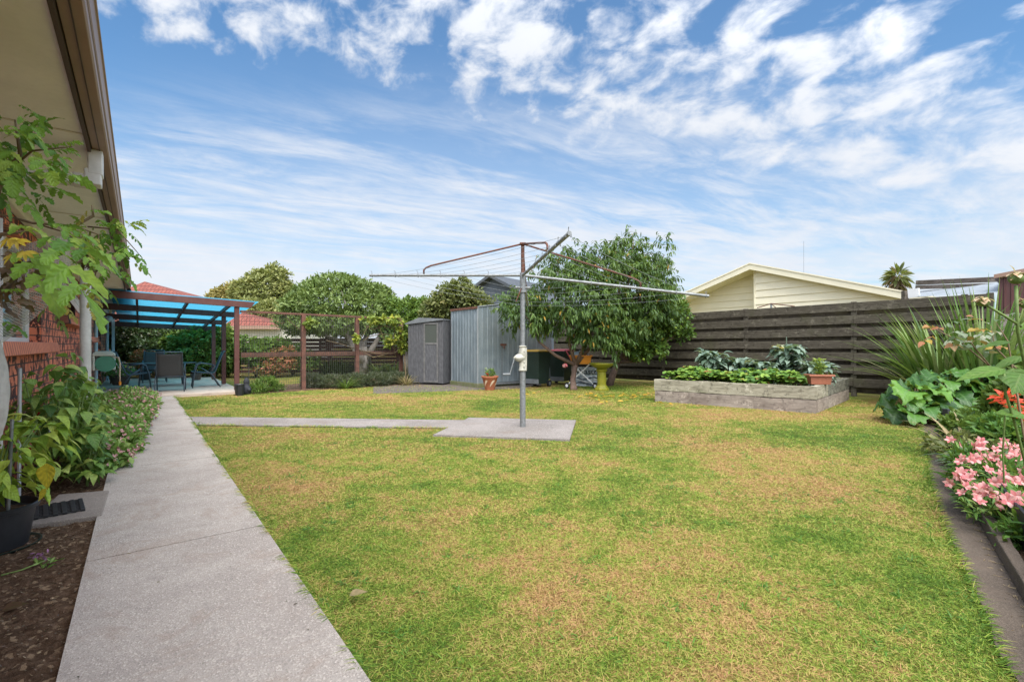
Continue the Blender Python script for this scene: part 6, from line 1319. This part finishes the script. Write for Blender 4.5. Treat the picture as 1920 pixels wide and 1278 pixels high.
# bedding plants along the path
blab = ['nearest low pink bedding plant at the path edge', 'second low pink bedding plant along the path from the camera', 'third low pink bedding plant beside the path', 'wide pink bedding plant midway along the path', 'pink bedding plant just before the hose reel', 'tall bushy pink bedding plant near the patio corner', 'farthest pink bedding plant beside the patio step']
for k, (s_, t_, r, h) in enumerate([(6.1, -.28, .19, .27), (6.85, -.23, .24, .32), (7.65, -.22, .28, .36), (8.6, -.20, .32, .36), (9.7, -.16, .38, .36), (11.1, -.14, .42, .34), (12.5, -.14, .46, .32)]):
    c = W(s_, t_); lb_ = [(c[0], c[1], h * .5, r, r, h * .52), (c[0] - U[0] * .0 + U[0] * r * .8, c[1] + U[1] * r * .8, h * .48, r * .9, r * .9, h * .45)]
    t = bush('bedding_plant', lb_, blab[k], 'plant', 'l_imp', 330, 6, base=(c[0], c[1], .02), group='pink bedding plants along the path', L=.062, Wd=.034, zmin=.02, up=.5)
    P_, N2 = shell(lb_, 170, .03, .1); q = 4; kk = np.repeat(np.arange(170), q); D = nrm(np.cross(N2[kk], rdir(170 * q)) + N2[kk] * .5)
    leaves('blossom', 'pt_lpink', P_[kk] + N2[kk] * .03, D, N2[kk], .026, .024, 'round_', .1, 0, 2, parent=t)
# potted pepper at the left edge
pc = G(-10, 1034); t = thing('black_plant_pot', (pc[0], pc[1], .01), 'large black plastic pot and saucer at the left edge', 'pot')
build(MB().lathe([(.145, .018), (.180, .235), (.195, .24), (.20, .265), (.19, .27), (.18, .24), (.175, .23), (.001, .225)], (0, 0, 0), 36, capt=False), 'pot_body', 'blackpl', t, auto=40)
build(MB().lathe([(.17, 0), (.20, .03), (.207, .03), (.205, .024), (.17, .008), (.001, .008)], (0, 0, 0), 36, capt=False), 'saucer', 'bin', t, auto=40)
build(MB().lathe([(.174, .226), (.10, .233), (.001, .237)], (0, 0, 0), 24, capt=False), 'potting_soil', 'soil', t)
pp = pepper((pc[0], pc[1]), 'lime green pepper plant growing in the black pot', .64, .33, 135, 'l_lime', .16, .07, group=None, z0=.25)
pst = build(MB().tube([(pc[0] + .10, pc[1] - .02, .2), (pc[0] + .105, pc[1], .80)], .009, 8), 'stake', 'galvtube', pp, world_=True)
lp = at(88, 868, 2.75); leaves('yellow_leaf', 'l_yellow', [lp], [(.12, -.1, -1)], [(-.1, -1, .1)], .15, .125, 'ovate', .12, .05, 6, parent=pp)
leaves('yellow_leaf', 'l_yellow', [at(86, 915, 2.75)], [(-.4, -.1, -.8)], [(-.1, -1, .1)], .08, .04, 'ovate', .12, .05, 4, parent=pp)
o = build(MB().tube([at(37, 690, 3.55), (*at(35, 690, 3.55)[:2], .02)], .012, 8), 'garden_stake', 'galvroof'); tag(o, 'grey metal stake rising among the near pepper plants', 'stake')
# rubber mat
mc = G(98, 957, .056); t = thing('rubber_mat', (mc[0], mc[1], .057), 'black slotted rubber mat lying on the small paving slab', 'mat', math.atan2(U[1], U[0]) + .12); mb = MB()
for k in range(7): mb.span((-.17, -.17 + k * .048, 0), (.17, -.17 + k * .048 + .026, .016))
for k in range(9): mb.span((-.17 + k * .041, -.168, .003), (-.17 + k * .041 + .009, .144, .012))
build(mb, 'mat_grid', 'rubber', t, bev=.002)
# spent flower stem lying on the soil
p_ = at(75, 1050, 2.45); p_ = G(70, 1060, .04); t = thing('cut_flower_stem', (p_[0], p_[1], .03), 'wilted purple flower stem lying on the bare soil', 'flower')
build(MB().tube([G(2, 1078, .03), G(40, 1068, .035), G(85, 1050, .05)], .004, 6), 'stem', 'stemgreen', t, world_=True)
n = 26; leaves('petals', leafmat('purple_petal', [(0, (.30, .10, .28)), (1, (.45, .22, .40))], vein=0), np.array(G(78, 1042, .05)) + rng.normal(size=(n, 3)) * [.03, .02, .01], rdir(n), rdir(n), .025, .012, 'oval', .2, .2, 2, parent=t)
leaves('leaves', 'l_imp', np.array(G(85, 1056, .04)) + rng.normal(size=(n, 3)) * [.04, .02, .01], rdir(n) + [0, 0, .5], rdir(n), .035, .012, 'oval', .2, .2, 2, parent=t)
o = leaves('dry_leaf', 'l_dry', [G(655, 1115, .04)], [(1, .2, .1)], [(0, -.2, 1)], .085, .05, 'ovate', .4, 0, 4); tag(o, 'single curled dry leaf on the lawn near the path', 'leaf')
o = leaves('dry_leaf', 'l_dead', [G(4, 1143, .04)], [(1, .6, .1)], [(0, -.5, 1)], .09, .05, 'ovate', .4, 0, 4); tag(o, 'brown curled leaf on the soil at the left edge', 'leaf')
# white post and netting
wp = at(-3, 700, 3.3); t = thing('white_garden_post', (wp[0], wp[1], .02), 'white post holding the netting at the left edge', 'post')
build(MB().tube([(0, 0, 0), (0, 0, 2.1)], .022, 14), 'pole', 'white', t, smooth=True)
t = thing('insect_net', (wp[0], wp[1], 1.2), 'gathered pale insect netting draped by the left edge below the tomato vine', 'netting')
def net_grid(fn, nu, nv, nm):
    V = np.array([fn(i / nu, j / nv) for i in range(nu + 1) for j in range(nv + 1)]); o = build(MB().grid(fn, nu, nv), nm, 'net', t, world_=True, smooth=True)
    a = o.data.attributes.new('luv', 'FLOAT_VECTOR', 'POINT'); vals = np.array([(j / nv, i / nu, 0) for i in range(nu + 1) for j in range(nv + 1)], np.float32); a.data.foreach_set('vector', vals.ravel()); return o
def nf(u, v):    # u along the hem, v from top to bottom
    xr = 135 - 20 * abs(v - .35) - 115 * max(0, v - .45) / .55 * 1.0; x = -60 + (xr + 60) * u; y = 455 + 175 * v + 12 * math.sin(u * 5 + v * 3); Y_ = 2.25 + .10 * math.sin(u * 6 + v * 2) + .05 * math.sin(u * 19 + v * 7) + .25 * (1 - u)
    return at(x, y, Y_)
net_grid(nf, 40, 30, 'net_panel')
def nf2(u, v): a = u * 2 * math.pi; r = .045 * (1 + .25 * math.sin(5 * a + 6 * v)) * (.55 + .8 * math.sin(v * math.pi) ** .7); c = at(-31 + 14 * v, 600 + 225 * v, 2.3); return (c[0] + r * math.cos(a), c[1] + r * math.sin(a), c[2])
tl_ = net_grid(nf2, 30, 20, 'hanging_tail'); tl_.data.materials.clear(); tl_.data.materials.append(M['film'])
# tomato vine
def tomato_leaf(c, d, size, PP, DD, NNn, LL, WW, RR, r0=None):
    d = nrm(np.array(d, float)); sd0 = nrm(np.cross(d, [0, 0, 1.])); r0 = random.random() if r0 is None else r0; up = np.cross(sd0, d)
    for f, s_, sc in ((.28, 1, .5), (.28, -1, .5), (.55, 1, .72), (.55, -1, .72), (.8, 1, .55), (.8, -1, .55), (.9, 0, 1.0)):
        c2 = np.array(c) + d * size * f * .75 - np.array([0, 0, 1]) * size * .22 * f * f; PP.append(c2); DD.append(d * (.55 if s_ else 1) + sd0 * s_ * .95 + [0, 0, -.25]); NNn.append(up + rng.normal(size=3) * .35); LL.append(size * .48 * sc * random.uniform(.85, 1.2)); WW.append(size * .30 * sc); RR.append(np.clip(r0 + rng.normal() * .12, 0, 1))
def vine(name, base, label, stems, groups, mat='l_tomato', mat2='l_tomyel', frac2=.0):
    t = thing(name, base, label, 'vine', 0, 'tomato vines at the left edge'); mb = MB()
    for pts, r in stems: mb.tube(pts, [r] * (len(pts) - 1) + [r * .4], 7)
    build(mb, 'stems', 'stembrown', t, world_=True, smooth=True)
    for gm, lst in ((mat, [g for g in groups if not g[-1]]), (mat2, [g for g in groups if g[-1]])):
        if not lst: continue
        A6 = [[], [], [], [], [], []]
        for (x, y, Y_, dx, dy, dz, size, _) in lst: tomato_leaf(at(x, y, Y_), (dx, dy, dz), size, *A6)
        leaves('foliage', gm, A6[0], A6[1], A6[2], A6[3], A6[4], 'lobed', .18, .45, 4, .03, parent=t, rnd=np.array(A6[5]))
    return t
gr = []
random.seed(21)
for (x, y) in [(10, 232), (38, 245), (20, 270), (55, 262), (35, 300), (60, 290), (15, 315), (45, 330), (75, 310), (25, 345), (60, 345), (85, 335), (5, 290), (30, 210), (-10, 260), (0, 330)]: gr.append((x, y, 1.75 + random.uniform(-.12, .12), random.uniform(-.2, 1), random.uniform(-.8, .2), random.uniform(-.5, .1), random.uniform(.13, .19), 0))
for (x, y) in [(85, 275), (98, 285), (110, 270), (120, 280), (100, 300), (128, 268), (118, 295), (95, 318), (32, 195)]: gr.append((x, y, 1.8, random.uniform(.2, 1), random.uniform(-.4, .4), random.uniform(-.4, .5), random.uniform(.055, .08), 0))
for _ in range(24): gr.append((random.uniform(-15, 80), random.uniform(215, 365), 1.9 + random.uniform(-.15, .15), random.uniform(-.4, 1), random.uniform(-.6, .4), random.uniform(-.5, .3), random.uniform(.10, .16), 0))
vine('tomato_vine', (*at(-60, 700, 1.8)[:2], .02), 'upper tomato vine with large jagged leaves against the soffit', [([(*at(-60, 700, 1.8)[:2], .02), at(-40, 500, 1.8), at(5, 330, 1.8), at(38, 290, 1.8), at(28, 225, 1.8)], .007), ([at(5, 330, 1.8), at(60, 283, 1.8), at(135, 275, 1.8)], .004)], gr)
gr = [(60, 440, 1.15, 1, -.1, -.05, .23, 0), (84, 448, 1.1, .8, -.3, -.5, .25, 0), (30, 460, 1.15, .7, -.3, -.35, .2, 0), (100, 425, 1.5, .9, .1, -.3, .18, 0), (20, 425, 1.2, .6, -.2, .05, .14, 0), (0, 545, 1.2, .9, 0, .3, .06, 0), (0, 600, 1.2, .8, 0, -.2, .07, 0), (50, 470, 1.3, .5, .1, -.2, .13, 0), (85, 415, 1.6, 1, .2, -.1, .15, 0), (115, 440, 1.7, 1, .1, -.2, .16, 0), (75, 420, 1.7, .6, .3, .2, .12, 0), (140, 470, 1.8, 1, 0, -.4, .12, 0)]
vine('tomato_vine', (*at(-80, 760, 1.3)[:2], .02), 'nearest tomato vine with one broad leaf and yellow blooms over the netting', [([(*at(-80, 760, 1.3)[:2], .02), at(-60, 520, 1.3), at(0, 440, 1.3), at(60, 432, 1.3)], .006)], gr)
t = bpy.data.objects['tomato_vine.001']
for x, y in ((22, 478), (45, 472), (15, 448), (30, 450)):
    n = 6; d = nrm(np.array([(math.cos(k), .3 * math.sin(k), -.35 + .5 * math.sin(k)) for k in np.linspace(0, 6.28, 7)[:-1]])); leaves('yellow_flower', 'pt_yel', [at(x, y, 1.12)] * n, d, rng.normal(size=(n, 3)) * .2 + [0, -1, .3], .028, .009, 'lance', .2, .2, 2, parent=t)
gr = [];
for (x, y) in [(165, 395), (178, 420), (200, 430), (215, 415), (225, 445), (240, 430), (235, 465), (255, 470), (262, 485), (210, 460), (190, 470), (200, 490), (180, 500), (215, 490), (245, 490), (175, 455), (185, 530), (170, 510), (222, 425), (208, 505)]: gr.append((x, y, 2.6 + random.uniform(-.12, .12), random.uniform(-.6, 1), random.uniform(-.6, .4), random.uniform(-.6, .2), random.uniform(.10, .16), 0))
for (x, y) in [(170, 388), (180, 418), (150, 420), (130, 530), (105, 545), (112, 565), (100, 585), (178, 545), (180, 515), (160, 500), (178, 440), (120, 550)]: gr.append((x, y, 2.5 + random.uniform(-.1, .1), random.uniform(-.7, .7), random.uniform(-.6, .1), random.uniform(-.9, -.2), random.uniform(.10, .15), 1))
for _ in range(24): gr.append((random.uniform(160, 250), random.uniform(405, 510), 2.7 + random.uniform(-.15, .15), random.uniform(-.6, .9), random.uniform(-.6, .4), random.uniform(-.6, .3), random.uniform(.07, .12), 0))
vine('tomato_vine', (*at(-60, 780, 2.4)[:2], .02), 'rambling tomato vine with yellowing leaves reaching past the gutter', [([(*at(-60, 780, 2.4)[:2], .02), at(-40, 480, 2.4), at(-5, 400, 2.4), at(60, 418, 2.5), at(140, 424, 2.55), at(175, 405, 2.6), at(172, 385, 2.6)], .007), ([at(70, 420, 2.5), at(120, 435, 2.5), at(160, 460, 2.5), at(170, 470, 2.5)], .004), ([at(140, 424, 2.55), at(185, 440, 2.6), at(182, 500, 2.6), at(175, 530, 2.6)], .004), ([at(165, 425, 2.6), at(220, 430, 2.6), at(262, 478, 2.6)], .004), ([at(150, 500, 2.5), at(120, 520, 2.4), at(108, 560, 2.4)], .004)], gr)
t = bpy.data.objects['tomato_vine.002']; n = 26; P = np.concatenate([np.array(at(168, 478, 2.55)) + rng.normal(size=(n, 3)) * [.012, .012, .035], np.array(at(30, 510, 1.5)) + rng.normal(size=(n, 3)) * [.03, .02, .045], np.array(at(12, 555, 1.6)) + rng.normal(size=(6, 3)) * [.01, .02, .02]]); leaves('dead_leaves', 'l_dead', P, rng.normal(size=(len(P), 3)) * .6 + [0, 0, -1], rdir(len(P)), .06, .03, 'lobed', .6, .4, 4, .12, parent=t, curl=1.2)
